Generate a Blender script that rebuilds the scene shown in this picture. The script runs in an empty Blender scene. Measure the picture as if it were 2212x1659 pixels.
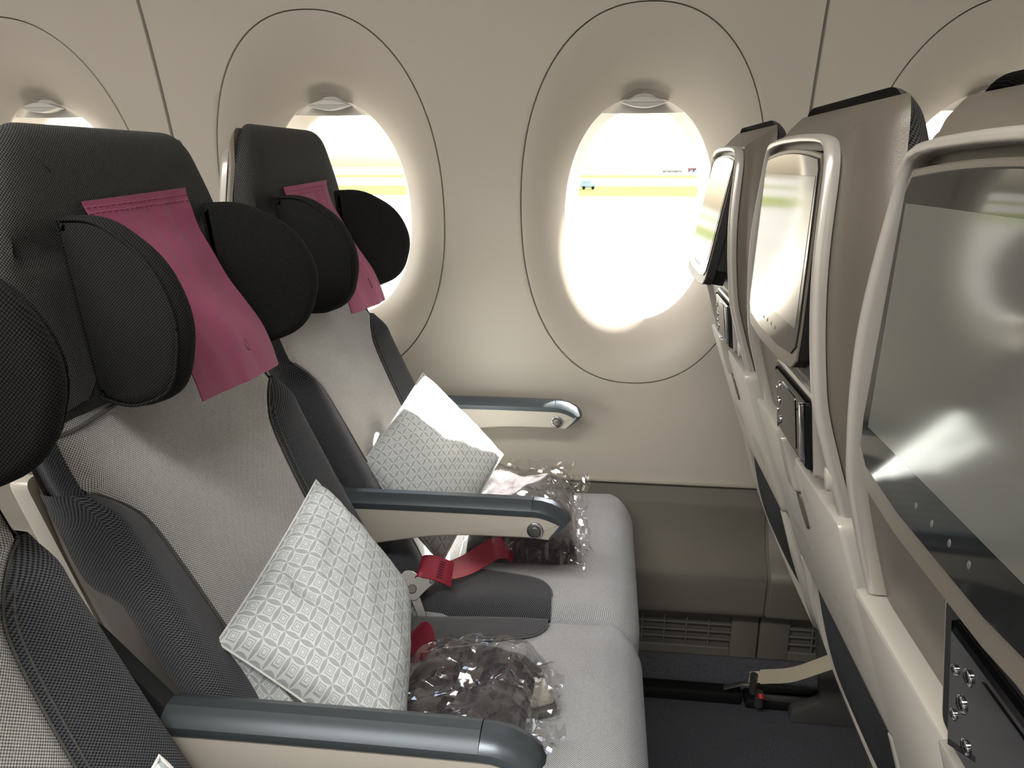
import bpy, math, random
from math import sin, cos, pi, radians, sqrt, atan2
from mathutils import Vector, Euler, noise

S = bpy.context.scene
COL = S.collection
random.seed(7)

# ------------------------------------------------------------------ camera, light, exposure
cam = bpy.data.objects.new('camera', bpy.data.cameras.new('camera'))
COL.objects.link(cam)
cam.data.sensor_width = 36.0
cam.data.lens = 1661.0 / 2212.0 * 36.0
cam.data.clip_start = 0.02
cam.data.clip_end = 6000
cam.location = (0, 0, 1.20)
cam.rotation_euler = (radians(90 - 15.94), 0, radians(6.9))
S.camera = cam

S.view_settings.view_transform = 'Standard'
S.view_settings.look = 'None'
S.view_settings.gamma = 1.0
S.view_settings.use_curve_mapping = False
S.view_settings.exposure = 0.47

SUN_DIR = Vector((-0.370, -0.460, -0.528)).normalized()      # the way the sunlight travels
w = bpy.data.worlds.new('sky')
S.world = w
w.use_nodes = True
nt = w.node_tree
sky = nt.nodes.new('ShaderNodeTexSky')
sky.sky_type = 'NISHITA'
sky.sun_disc = False
sky.sun_elevation = math.asin(-SUN_DIR.z)
sky.sun_rotation = atan2(-SUN_DIR.x, -SUN_DIR.y)
sky.air_density = 1.0
sky.dust_density = 3.0
nt.links.new(sky.outputs[0], nt.nodes['Background'].inputs[0])
nt.nodes['Background'].inputs[1].default_value = 0.65

sl = bpy.data.lights.new('sun', 'SUN')
sl.energy = 45.0
sl.angle = radians(0.6)
sl.color = (1.0, 0.95, 0.86)
sun = bpy.data.objects.new('sun', sl)
COL.objects.link(sun)
sun.rotation_euler = SUN_DIR.to_track_quat('-Z', 'Y').to_euler()
sun.location = (6, 8, 10)


def area(name, loc, target, sx, sy, power, col, portal=False):
    l = bpy.data.lights.new(name, 'AREA')
    l.shape = 'RECTANGLE'
    l.size, l.size_y = sx, sy
    l.energy = power
    l.color = col
    if portal:
        l.cycles.is_portal = True
    o = bpy.data.objects.new(name, l)
    COL.objects.link(o)
    o.location = loc
    o.rotation_euler = (Vector(target) - Vector(loc)).to_track_quat('-Z', 'Y').to_euler()
    return o


# cabin ceiling lighting: a wash along the aisle and a strip under the far bins
area('aisle_ceiling_lamp', (-1.0, -0.30, 2.05), (-1.0, -0.30, 0), 2.4, 0.30, 45, (1.0, 0.96, 0.91))
area('far_side_ceiling_lamp', (0, -2.6, 2.05), (0, -2.6, 0), 4.6, 0.30, 30, (1.0, 0.96, 0.91))
WINX = [-1.268, -0.600, 0.067, 0.735]
for wx in WINX:
    area('window_portal', (wx, 1.93, 1.11), (wx, 0, 1.11), 0.36, 0.50, 1, (1, 1, 1), True)


# ------------------------------------------------------------------ materials
def lin(c):
    def f(v):
        v /= 255.0
        return v / 12.92 if v <= 0.04045 else ((v + 0.055) / 1.055) ** 2.4
    return (f(c[0]), f(c[1]), f(c[2]), 1.0)


class N:
    """tiny node helper"""
    def __init__(s, name):
        s.m = bpy.data.materials.new(name)
        s.m.use_nodes = True
        s.t = s.m.node_tree
        s.b = s.t.nodes['Principled BSDF']
        s.out = s.t.nodes['Material Output']

    def n(s, typ, **kw):
        nd = s.t.nodes.new(typ)
        for k, v in kw.items():
            setattr(nd, k, v)
        return nd

    def l(s, a, b):
        s.t.links.new(a, b)

    def math(s, op, a, b=None, c=None):
        nd = s.n('ShaderNodeMath', operation=op)
        for i, v in enumerate((a, b, c)):
            if v is None:
                continue
            if isinstance(v, (int, float)):
                nd.inputs[i].default_value = v
            else:
                s.l(v, nd.inputs[i])
        return nd.outputs[0]

    def mix(s, fac, a, b):
        nd = s.n('ShaderNodeMix', data_type='RGBA')
        if isinstance(fac, (int, float)):
            nd.inputs[0].default_value = fac
        else:
            s.l(fac, nd.inputs[0])
        for i, v in ((6, a), (7, b)):
            if isinstance(v, tuple):
                nd.inputs[i].default_value = v
            else:
                s.l(v, nd.inputs[i])
        return nd.outputs[2]

    def noise(s, scale, detail=2.0, rough=0.5, coord='Object'):
        tc = s.n('ShaderNodeTexCoord')
        nd = s.n('ShaderNodeTexNoise')
        nd.inputs['Scale'].default_value = scale
        nd.inputs['Detail'].default_value = detail
        nd.inputs['Roughness'].default_value = rough
        s.l(tc.outputs[coord], nd.inputs['Vector'])
        return nd.outputs[0]

    def bump(s, h, strength, dist):
        nd = s.n('ShaderNodeBump')
        nd.inputs['Strength'].default_value = strength
        nd.inputs['Distance'].default_value = dist
        s.l(h, nd.inputs['Height'])
        s.l(nd.outputs[0], s.b.inputs['Normal'])
        return nd

    def set(s, col=None, rough=None, metal=None, spec=None, **kw):
        if col is not None:
            if isinstance(col, tuple):
                s.b.inputs['Base Color'].default_value = col
            else:
                s.l(col, s.b.inputs['Base Color'])
        if rough is not None:
            s.b.inputs['Roughness'].default_value = rough
        if metal is not None:
            s.b.inputs['Metallic'].default_value = metal
        if spec is not None:
            s.b.inputs['Specular IOR Level'].default_value = spec
        for k, v in kw.items():
            s.b.inputs[k].default_value = v
        return s


def plastic(name, rgb, rough=0.45, var=0.06, fine=900, bump=0.15, metal=0.0, spec=0.5):
    k = N(name)
    c = lin(rgb)
    d = tuple(v * (1 - var) for v in c[:3]) + (1,)
    k.set(k.mix(k.noise(6.0, 3), d, c), rough, metal, spec)
    if bump:
        k.bump(k.noise(fine, 1), bump, 0.0004)
    return k.m


def weave(name, dark, light, pitch=0.0030, rough=0.9, sheen=0.15):
    """two-tone woven upholstery, threads laid out in UV metres"""
    k = N(name)
    uv = k.n('ShaderNodeUVMap')
    sp = k.n('ShaderNodeSeparateXYZ')
    k.l(uv.outputs[0], sp.inputs[0])
    f = 2 * pi / pitch
    su = k.math('SINE', k.math('MULTIPLY', sp.outputs[0], f))
    sv = k.math('SINE', k.math('MULTIPLY', sp.outputs[1], f))
    p = k.math('MULTIPLY', su, sv)
    p = k.math('MULTIPLY_ADD', p, 0.7, 0.5)
    nz = k.math('MULTIPLY_ADD', k.noise(420, 2, 0.6), 0.5, -0.25)
    p = k.n('ShaderNodeClamp').inputs and k.math('ADD', p, nz)
    cl = k.n('ShaderNodeClamp')
    k.l(p, cl.inputs[0])
    big = k.noise(9.0, 2)
    c = k.mix(cl.outputs[0], lin(dark), lin(light))
    hs = k.n('ShaderNodeHueSaturation')
    k.l(k.math('MULTIPLY_ADD', big, 0.25, 0.87), hs.inputs['Value'])
    k.l(c, hs.inputs['Color'])
    k.set(hs.outputs[0], rough, 0, 0.15)
    k.b.inputs['Sheen Weight'].default_value = sheen
    k.bump(cl.outputs[0], 0.5, 0.0009)
    return k.m


MAT = {}
MAT['wall'] = plastic('warm_white_sidewall', (190, 183, 171), 0.42, 0.03, 700, 0.06)
MAT['reveal'] = plastic('cream_window_liner', (240, 234, 222), 0.40, 0.03, 700, 0.05)
MAT['dado'] = plastic('grey_beige_lower_panel', (126, 121, 112), 0.5, 0.05, 500, 0.1)
MAT['base'] = plastic('dull_grey_baseboard', (120, 117, 108), 0.6, 0.1, 300, 0.2)
MAT['gap'] = plastic('dark_seam_gasket', (128, 123, 115), 0.8, 0.1, 300, 0)
MAT['dark'] = plastic('matt_black_recess', (14, 14, 15), 0.6, 0.1, 300, 0)
MAT['shade'] = plastic('pale_grey_window_shade', (196, 194, 188), 0.45, 0.04, 600, 0.05)
MAT['shell'] = plastic('warm_grey_seat_shell', (106, 100, 90), 0.36, 0.05, 900, 0.25, 0.15)
MAT['trim'] = plastic('silver_painted_rim', (186, 182, 174), 0.28, 0.04, 900, 0.15, 0.35)
MAT['tray'] = plastic('pale_grey_tray_plastic', (200, 196, 186), 0.34, 0.04, 900, 0.2, 0.1)
MAT['armside'] = plastic('beige_armrest_side', (196, 190, 178), 0.45, 0.04, 900, 0.2)
MAT['armcap'] = plastic('slate_metallic_armrest_cap', (84, 92, 97), 0.42, 0.06, 1200, 0.15, 0.4)
MAT['armend'] = plastic('slate_gloss_armrest_tip', (90, 98, 104), 0.28, 0.05, 1200, 0.1, 0.5)
MAT['black'] = plastic('black_gloss_plastic', (12, 12, 13), 0.12, 0.05, 900, 0)
MAT['chrome'] = plastic('chrome', (205, 206, 208), 0.12, 0.02, 900, 0, 1.0)
MAT['steel'] = plastic('brushed_steel', (140, 140, 136), 0.36, 0.08, 400, 0.1, 0.9)
MAT['fab_mid'] = weave('mid_grey_woven_fabric', (96, 96, 95), (240, 239, 235), 0.0034)
MAT['fab_dark'] = weave('charcoal_woven_fabric', (26, 28, 32), (108, 110, 115), 0.0034)
MAT['fab_head'] = weave('black_fabric_painted_shade', (5, 6, 6), (42, 42, 41), 0.0034, sheen=0.02)  # black weave of headrest and wings, darkened further to paint in their shade
MAT['fab_pad'] = weave('dark_grey_head_fabric', (10, 11, 11), (84, 84, 82), 0.0034, sheen=0.05)  # lighter copy of the head fabric, for the lit upper pad
MAT['fab_seat'] = weave('plum_grey_woven_fabric', (110, 111, 115), (234, 236, 239), 0.0032)
MAT['frame'] = plastic('grey_seat_frame', (98, 98, 96), 0.5, 0.1, 300, 0.1, 0.3)
MAT['gap2'] = plastic('dark_grey_gusset', (36, 38, 40), 0.7, 0.1, 300, 0)  # plain dark grey for the pivot covers and net ribs
MAT['red'] = plastic('red_plastic', (190, 40, 25), 0.3, 0.05, 600, 0)
MAT['strap'] = plastic('beige_webbing', (214, 204, 180), 0.7, 0.08, 900, 0.3)
MAT['print'] = plastic('grey_print', (164, 160, 152), 0.6, 0.1, 300, 0)
MAT['logo'] = plastic('dull_gold_print', (150, 92, 104), 0.6, 0.1, 300, 0)

k = N('stitch_thread')                       # thread, broken up along its length
k.set(k.mix(k.noise(700, 1), lin((44, 44, 45)), lin((128, 126, 124))), 0.8)
MAT['stitch'] = k.m

k = N('carpet_charcoal')
n1 = k.noise(260, 3, 0.7)
k.set(k.mix(n1, lin((42, 43, 49)), lin((126, 126, 134))), 0.95, 0, 0.1)
k.bump(n1, 0.9, 0.004)
MAT['carpet'] = k.m

k = N('magenta_cloth')
uv = k.n('ShaderNodeUVMap')
sp = k.n('ShaderNodeSeparateXYZ')
k.l(uv.outputs[0], sp.inputs[0])
th = k.math('MULTIPLY', k.math('SINE', k.math('MULTIPLY', sp.outputs[0], 2 * pi / 0.0016)),
            k.math('SINE', k.math('MULTIPLY', sp.outputs[1], 2 * pi / 0.0016)))
k.set(k.mix(k.math('MULTIPLY_ADD', th, 0.4, 0.5), lin((142, 54, 92)), lin((174, 84, 122))), 0.8, 0, 0.2)
k.b.inputs['Sheen Weight'].default_value = 0.2
k.bump(th, 0.25, 0.0005)
MAT['cloth'] = k.m

k = N('red_webbing')
uv = k.n('ShaderNodeUVMap')
sp = k.n('ShaderNodeSeparateXYZ')
k.l(uv.outputs[0], sp.inputs[0])
th = k.math('SINE', k.math('MULTIPLY', k.math('ADD', sp.outputs[0], sp.outputs[1]), 2 * pi / 0.003))
k.set(k.mix(k.math('MULTIPLY_ADD', th, 0.4, 0.5), lin((126, 24, 48)), lin((176, 52, 76))), 0.45, 0, 0.4)
k.bump(th, 0.3, 0.0006)
MAT['webbing'] = k.m

# pillow: concentric squares and lens-shaped petals printed in pale grey on white
k = N('patterned_pillowcase')
uv = k.n('ShaderNodeUVMap')
sp = k.n('ShaderNodeSeparateXYZ')
k.l(uv.outputs[0], sp.inputs[0])
CELL = 0.0165
fx = k.math('ABSOLUTE', k.math('SUBTRACT', k.math('FRACT', k.math('DIVIDE', sp.outputs[0], CELL)), 0.5))
fy = k.math('ABSOLUTE', k.math('SUBTRACT', k.math('FRACT', k.math('DIVIDE', sp.outputs[1], CELL)), 0.5))
d = k.math('MAXIMUM', fx, fy)


def band(a, b):
    return k.math('MULTIPLY', k.math('GREATER_THAN', d, a), k.math('LESS_THAN', d, b))


def petal(p, q):
    wd = k.math('MULTIPLY_ADD', k.math('MULTIPLY', q, q), -0.56, 0.14)
    return k.math('GREATER_THAN', p, k.math('SUBTRACT', 0.5, wd))


pat = k.math('MAXIMUM', band(0.10, 0.145), band(0.21, 0.265))
pat = k.math('MAXIMUM', pat, k.math('MAXIMUM', petal(fx, fy), petal(fy, fx)))
k.set(k.mix(pat, lin((228, 233, 234)), lin((182, 188, 188))), 0.75, 0, 0.2)
k.bump(k.noise(16, 3), 0.25, 0.02)
MAT['pillow'] = k.m
k = N('plain_pillow_hem')
k.set(k.mix(k.noise(30), lin((220, 221, 218)), lin((232, 233, 230))), 0.8, 0, 0.2)
MAT['hem'] = k.m

k = N('plum_grey_fleece')
n1 = k.noise(300, 3, 0.7)
k.set(k.mix(n1, lin((44, 40, 45)), lin((98, 92, 97))), 0.95, 0, 0.1)
k.b.inputs['Sheen Weight'].default_value = 0.3
k.bump(n1, 0.4, 0.003)
MAT['fleece'] = k.m

# clear film: see-through, with sharp reflections off its creases
k = N('clear_plastic_film')
tr = k.n('ShaderNodeBsdfTransparent')
tr.inputs[0].default_value = (0.95, 0.95, 0.95, 1)
gl = k.n('ShaderNodeBsdfGlossy')
gl.inputs['Roughness'].default_value = 0.07
lw = k.n('ShaderNodeLayerWeight')
lw.inputs[0].default_value = 0.30
cr = k.math('ABSOLUTE', k.math('SUBTRACT', k.noise(11, 1.5, 0.5), 0.5))
bp = k.n('ShaderNodeBump')
bp.inputs['Strength'].default_value = 0.55
bp.inputs['Distance'].default_value = 0.020
k.l(k.math('POWER', cr, 0.7), bp.inputs['Height'])
k.l(bp.outputs[0], gl.inputs['Normal'])
k.l(bp.outputs[0], lw.inputs['Normal'])
mx = k.n('ShaderNodeMixShader')
k.l(k.math('MULTIPLY_ADD', lw.outputs['Facing'], 0.50, 0.07), mx.inputs[0])
k.l(tr.outputs[0], mx.inputs[1])
k.l(gl.outputs[0], mx.inputs[2])
k.l(mx.outputs[0], k.out.inputs[0])
MAT['film'] = k.m

k = N('window_glass')
tr = k.n('ShaderNodeBsdfTransparent')
tr.inputs[0].default_value = (0.96, 0.97, 0.97, 1)
gl = k.n('ShaderNodeBsdfGlossy')
gl.inputs['Roughness'].default_value = 0.02
fr = k.n('ShaderNodeFresnel')
fr.inputs[0].default_value = 1.3
mx = k.n('ShaderNodeMixShader')
k.l(fr.outputs[0], mx.inputs[0])
k.l(tr.outputs[0], mx.inputs[1])
k.l(gl.outputs[0], mx.inputs[2])
k.l(mx.outputs[0], k.out.inputs[0])
MAT['glass'] = k.m

k = N('screen_glass')
k.set(lin((30, 32, 32)), 0.05, 0, 0.4)
MAT['screen'] = k.m
k = N('hazy_off_display')
k.set(lin((92, 93, 88)), 0.09, 0, 0.4)  # grey base paints a hazy reflection over the dark display
MAT['display'] = k.m

k = N('mesh_pocket_net')
uv = k.n('ShaderNodeUVMap')
k.set(lin((20, 20, 22)), 0.7)
MAT['net'] = k.m

k = N('concrete_apron')
k.set(k.mix(k.noise(0.05, 4), lin((108, 106, 102)), lin((124, 122, 117))), 0.9, 0, 0.0)
MAT['apron'] = k.m
k = N('mown_grass')
k.set(k.mix(k.noise(0.2, 4), lin((72, 80, 42)), lin((92, 98, 58))), 0.9, 0, 0.0)
MAT['grass'] = k.m
MAT['redroof'] = plastic('red_hangar_cladding', (150, 62, 60), 0.7, 0.1, 2, 0)
MAT['yellow'] = plastic('yellow_shed_cladding', (170, 160, 90), 0.7, 0.1, 2, 0)
MAT['white'] = plastic('white_vehicle_paint', (200, 200, 200), 0.4, 0.03, 20, 0)
MAT['ceil'] = plastic('white_cabin_lining', (214, 209, 200), 0.6, 0.03, 300, 0)


# ------------------------------------------------------------------ mesh helpers
def wloc(o):
    v = Vector((0, 0, 0))
    while o is not None:
        v += o.location
        o = o.parent
    return v


class M:
    def __init__(s):
        s.v, s.f, s.uv = [], [], []

    def grid(s, fn, nu, nv, cu=False, cv=False, flip=False):
        """fn(a, b) with a, b in 0..1 -> (x, y, z[, u, v])"""
        b0 = len(s.v)
        mu = nu if cu else nu + 1
        mv = nv if cv else nv + 1
        for j in range(mv):
            for i in range(mu):
                p = fn(i / nu, j / nv)
                s.v.append(tuple(p[:3]))
                s.uv.append((p[3], p[4]) if len(p) > 3 else (i / nu, j / nv))
        for j in range(nv):
            for i in range(nu):
                a = b0 + j * mu + i
                b = b0 + j * mu + (i + 1) % mu
                c = b0 + ((j + 1) % mv) * mu + (i + 1) % mu
                e = b0 + ((j + 1) % mv) * mu + i
                s.f.append((a, e, c, b) if flip else (a, b, c, e))
        return s

    def rings(s, rings, cap0=True, cap1=True, uvf=None):
        b0 = len(s.v)
        n = len(rings[0])
        for r in rings:
            for p in r:
                s.v.append(tuple(p))
                s.uv.append(uvf(p) if uvf else (p[0] + p[1] * 0.7, p[2] + p[1] * 0.3))
        for j in range(len(rings) - 1):
            for i in range(n):
                a, b = b0 + j * n + i, b0 + j * n + (i + 1) % n
                s.f.append((a, b, b + n, a + n))
        if cap0:
            s.f.append(tuple(b0 + i for i in reversed(range(n))))
        if cap1:
            s.f.append(tuple(b0 + (len(rings) - 1) * n + i for i in range(n)))
        return s

    def prism(s, outline, lo, hi, r=0.0, seg=3, axis='y', uvf=None):
        """extrude a 2D outline along an axis with rounded rims; axis y: outline is (x,z)"""
        def place(p, t):
            if axis == 'y':
                return (p[0], t, p[1])
            if axis == 'x':
                return (t, p[0], p[1])
            return (p[0], p[1], t)
        rs = []
        if r > 0:
            for i in range(seg + 1):
                a = pi / 2 * i / seg
                rs.append([place(p, lo + r * (1 - sin(a))) for p in inset(outline, r * (1 - cos(a)))])
            rs = [[place(p, lo + r * (1 - sin(pi / 2 * i / seg))) for p in inset(outline, r * (1 - cos(pi / 2 * i / seg)))] for i in range(seg + 1)]
            rs = []
            for i in range(seg + 1):
                a = pi / 2 * i / seg
                rs.append([place(p, lo + r - r * cos(a)) for p in inset(outline, r - r * sin(a))])
            for i in range(seg + 1):
                a = pi / 2 * i / seg
                rs.append([place(p, hi - r + r * sin(a)) for p in inset(outline, r - r * cos(a))])
        else:
            rs = [[place(p, lo) for p in outline], [place(p, hi) for p in outline]]
        return s.rings(rs, uvf=uvf)

    def box(s, x0, x1, y0, y1, z0, z1, r=0.003, seg=2):
        r = min(r, (x1 - x0) / 2.2, (y1 - y0) / 2.2, (z1 - z0) / 2.2)
        o = rrect((x0 + x1) / 2, (y0 + y1) / 2, x1 - x0, y1 - y0, r, seg + 1)
        return s.prism(o, z0, z1, r, seg, 'z')

    def tube(s, path, r, n=8, closed=False, flat=1.0, up=(0, 0, 1)):
        pts = [Vector(p) for p in path]
        m = len(pts)
        rs = []
        L = 0
        for i, p in enumerate(pts):
            if closed:
                t = pts[(i + 1) % m] - pts[i - 1]
            else:
                t = pts[min(i + 1, m - 1)] - pts[max(i - 1, 0)]
            t.normalize()
            a = t.cross(Vector(up))
            if a.length < 1e-4:
                a = t.cross(Vector((0, 1, 0.1)))
            a.normalize()
            b = a.cross(t)
            rr = r[i] if isinstance(r, (list, tuple)) else r
            rs.append([p + a * (rr * cos(2 * pi * j / n)) + b * (rr * flat * sin(2 * pi * j / n)) for j in range(n)])
        if closed:
            rs.append(rs[0])
        return s.rings(rs, not closed, not closed)

    def ribbon(s, path, side, width, thick=0.0016):
        """flat webbing along a path; side = width direction per point or one vector"""
        pts = [Vector(p) for p in path]
        rs = []
        for i, p in enumerate(pts):
            t = (pts[min(i + 1, len(pts) - 1)] - pts[max(i - 1, 0)]).normalized()
            sd = Vector(side[i] if isinstance(side, list) else side)
            sd = (sd - t * sd.dot(t)).normalized()
            nn = t.cross(sd).normalized()
            wd = width[i] if isinstance(width, list) else width
            h = sd * wd / 2
            q = nn * thick / 2
            rs.append([p - h - q, p + h - q, p + h + q, p - h + q])
        return s.rings(rs)

    def obj(s, name, mat, parent=None, smooth=True, angle=38, origin=None, sub=0):
        me = bpy.data.meshes.new(name)
        base = Vector(origin) if origin is not None else (wloc(parent) if parent else Vector((0, 0, 0)))
        me.from_pydata([Vector(p) - base for p in s.v], [], s.f)
        ul = me.uv_layers.new(name='UVMap')
        li = [0] * len(me.loops)
        me.loops.foreach_get('vertex_index', li)
        buf = []
        for i in li:
            buf += s.uv[i]
        ul.data.foreach_set('uv', buf)
        me.materials.append(MAT[mat] if isinstance(mat, str) else mat)
        if smooth:
            me.polygons.foreach_set('use_smooth', [True] * len(me.polygons))
            me.set_sharp_from_angle(angle=radians(angle))
        me.update()
        o = bpy.data.objects.new(name, me)
        COL.objects.link(o)
        if parent:
            o.parent = parent
            o.location = base - wloc(parent)
        else:
            o.location = base
        if sub:
            md = o.modifiers.new('sub', 'SUBSURF')
            md.levels = md.render_levels = sub
        return o


def inset(o, d):
    if d == 0:
        return list(o)
    n = len(o)
    ar = sum(o[i][0] * o[(i + 1) % n][1] - o[(i + 1) % n][0] * o[i][1] for i in range(n))
    sg = 1 if ar > 0 else -1
    out = []
    for i in range(n):
        ax, ay = o[i - 1]
        bx, by = o[i]
        cx, cy = o[(i + 1) % n]
        n1 = Vector((-(by - ay), bx - ax))
        n2 = Vector((-(cy - by), cx - bx))
        n1 = n1.normalized() if n1.length > 1e-9 else n2.normalized()
        n2 = n2.normalized() if n2.length > 1e-9 else n1
        m = n1 + n2
        m = m / max(0.35, m.dot(n1)) if m.length > 1e-6 else n1
        out.append((bx + sg * m.x * d, by + sg * m.y * d))
    return out


def rrect(cx, cy, w_, h_, r, n=4):
    o = []
    for (sx, sy, a0) in ((1, 1, 0), (-1, 1, 90), (-1, -1, 180), (1, -1, 270)):
        for i in range(n + 1):
            a = radians(a0 + 90 * i / n)
            o.append((cx + sx * (w_ / 2 - r) + r * cos(a), cy + sy * (h_ / 2 - r) + r * sin(a)))
    return o


def round_poly(pts, rads, n=5):
    """round the corners of a polygon"""
    out = []
    m = len(pts)
    for i in range(m):
        p = Vector(pts[i])
        a = Vector(pts[i - 1]) - p
        b = Vector(pts[(i + 1) % m]) - p
        r = rads[i] if isinstance(rads, (list, tuple)) else rads
        if r <= 0:
            out.append(tuple(p))
            continue
        r = min(r, a.length * 0.48, b.length * 0.48)
        s0, s1 = p + a.normalized() * r, p + b.normalized() * r
        for j in range(n + 1):
            t = j / n
            q = s0 * (1 - t) ** 2 + p * 2 * t * (1 - t) + s1 * t ** 2
            out.append(tuple(q))
    return out


def interp(tab, x):
    """smooth (Catmull-Rom / Hermite) interpolation in a table of (x, y)"""
    if x <= tab[0][0]:
        return tab[0][1]
    if x >= tab[-1][0]:
        return tab[-1][1]
    for i in range(len(tab) - 1):
        if tab[i][0] <= x <= tab[i + 1][0]:
            x0, y0 = tab[i]
            x1, y1 = tab[i + 1]
            h = x1 - x0
            m0 = (y1 - tab[i - 1][1]) / (x1 - tab[i - 1][0]) if i > 0 else (y1 - y0) / h
            m1 = (tab[i + 2][1] - y0) / (tab[i + 2][0] - x0) if i + 2 < len(tab) else (y1 - y0) / h
            t = (x - x0) / h
            return ((2 * t ** 3 - 3 * t ** 2 + 1) * y0 + (t ** 3 - 2 * t ** 2 + t) * h * m0
                    + (-2 * t ** 3 + 3 * t ** 2) * y1 + (t ** 3 - t ** 2) * h * m1)


def spline(pts, n):
    """resample points with Catmull-Rom"""
    P = [Vector(p) for p in pts]
    out = []
    m = len(P) - 1
    for k_ in range(n + 1):
        t = k_ / n * m
        i = min(int(t), m - 1)
        t -= i
        p1, p2 = P[i], P[i + 1]
        p0 = P[i - 1] if i > 0 else p1 * 2 - p2
        p3 = P[i + 2] if i + 2 <= m else p2 * 2 - p1
        out.append(0.5 * ((2 * p1) + (p2 - p0) * t + (2 * p0 - 5 * p1 + 4 * p2 - p3) * t * t + (3 * p1 - p0 - 3 * p2 + p3) * t ** 3))
    return out


def ss(a, b, x):
    t = max(0.0, min(1.0, (x - a) / (b - a)))
    return t * t * (3 - 2 * t)


def empty(name, loc, parent=None):
    o = bpy.data.objects.new(name, None)
    o.empty_display_size = 0.05
    COL.objects.link(o)
    o.location = loc
    if parent:
        o.parent = parent
        o.location = Vector(loc) - wloc(parent)
    return o


def tag(o, label=None, cat=None, group=None, kind=None):
    for k_, v in (('label', label), ('category', cat), ('group', group), ('kind', kind)):
        if v:
            o[k_] = v
    return o


def copy_tree(o, parent=None):
    c = o.copy()
    COL.objects.link(c)
    if parent:
        c.parent = parent
    for ch in list(o.children):
        copy_tree(ch, c)
    return c


# ------------------------------------------------------------------ the cabin shell
PROF = [(0.50, 1.664), (0.586, 1.677), (0.70, 1.687), (0.85, 1.690), (1.0, 1.682), (1.1, 1.671), (1.2, 1.654),
        (1.3, 1.632), (1.4, 1.606), (1.5, 1.576), (1.7, 1.50), (1.9, 1.40), (2.1, 1.27)]


def prof(z):
    return interp(PROF, z)


ZLO, ZHI = 0.502, 2.10
SEAM = [-0.937, 0.385]
WC, WB, WA = 1.108, 0.382, 0.249            # outer oval: centre height, half height, half width
EXP = 2.25                                   # superellipse exponent


def oval(a, b, zc, n=96, e=EXP):
    out = []
    for i in range(n):
        t = 2 * pi * i / n
        c, s_ = cos(t), sin(t)
        out.append((a * math.copysign(abs(c) ** (2 / e), c), zc + b * math.copysign(abs(s_) ** (2 / e), s_)))
    return out


def wall_strip(m, x0, x1, z0, z1, nx, nz):
    m.grid(lambda a, b: (x0 + (x1 - x0) * a, prof(z0 + (z1 - z0) * b), z0 + (z1 - z0) * b), nx, nz, flip=False)


def wall_window_cell(m, xc, x0, x1, z0, z1):
    """wall between the rectangle of one window bay and the oval hole of its surround"""
    n = 96
    ov = oval(WA + 0.0018, WB + 0.0018, WC, n)
    rect = []
    for (x, z) in ov:
        dx, dz = x, z - WC
        k1 = ((x1 - xc) if dx > 0 else (x0 - xc)) / dx if abs(dx) > 1e-9 else 1e9
        k2 = ((z1 - WC) if dz > 0 else (z0 - WC)) / dz if abs(dz) > 1e-9 else 1e9
        kk = min(k1, k2)
        rect.append((dx * kk, WC + dz * kk))
    for cxs, czs in ((x0 - xc, z0), (x0 - xc, z1), (x1 - xc, z0), (x1 - xc, z1)):   # snap nearest to the corners
        i = min(range(n), key=lambda q: (rect[q][0] - cxs) ** 2 + (rect[q][1] - czs) ** 2)
        rect[i] = (cxs, czs)
    rs = []
    for d, off in ((0.0, 0.010), (0.0, 0.003), (0.0006, 0.0012), (0.0018, 0.0003)):   # rolled-back edge of the hole
        rs.append([(xc + p[0] * (1 + d / WA), prof(p[1]) + off, p[1]) for p in ov])
    K = 8
    for j in range(1, K + 1):
        t = (j / K) ** 1.3
        rs.append([(xc + (1 - t) * p[0] * 1.008 + t * q[0], prof((1 - t) * (WC + (p[1] - WC) * 1.008) + t * q[1]),
                    (1 - t) * (WC + (p[1] - WC) * 1.008) + t * q[1]) for p, q in zip(ov, rect)])
    m.rings(rs, False, False)


def sidewall(xa, xb, wins, end0, end1):
    m = M()
    xs = [xa] + [(wins[i] + wins[i + 1]) / 2 for i in range(len(wins) - 1)] + [xb]
    zb, zt = 0.66, 1.56
    wall_strip(m, xa, xb, ZLO, zb, 6, 6)
    wall_strip(m, xa, xb, zt, ZHI, 6, 10)
    for i, wx in enumerate(wins):
        wall_window_cell(m, wx, xs[i], xs[i + 1], zb, zt)
    for xe, s_ in ((xa, 1), (xb, -1)):                     # edges roll back into the seam
        m.grid(lambda a, b: (xe - s_ * 0.0018 * sin(a * pi / 2), prof(ZLO + (ZHI - ZLO) * b) + 0.010 * (1 - cos(a * pi / 2)), ZLO + (ZHI - ZLO) * b), 3, 30)
    return m


wl = sidewall(SEAM[0] + 0.004, SEAM[1] - 0.004, WINX[1:3], 1, 1).obj('wall_left', 'wall')
tag(wl, kind='structure')
sidewall(-2.45, SEAM[0] - 0.004, [WINX[0] - 0.66, WINX[0]], 1, 1).obj('sidewall_panel', 'wall', wl)
sidewall(SEAM[1] + 0.004, 2.45, [WINX[3], WINX[3] + 0.66], 1, 1).obj('sidewall_panel', 'wall', wl)
for sx in SEAM:
    g = M()
    g.grid(lambda a, b: (sx - 0.009 + 0.018 * a, prof(ZLO + (ZHI - ZLO) * b) + 0.006, ZLO + (ZHI - ZLO) * b), 1, 30)
    g.obj('seam_gasket', 'gap', wl)

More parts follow.
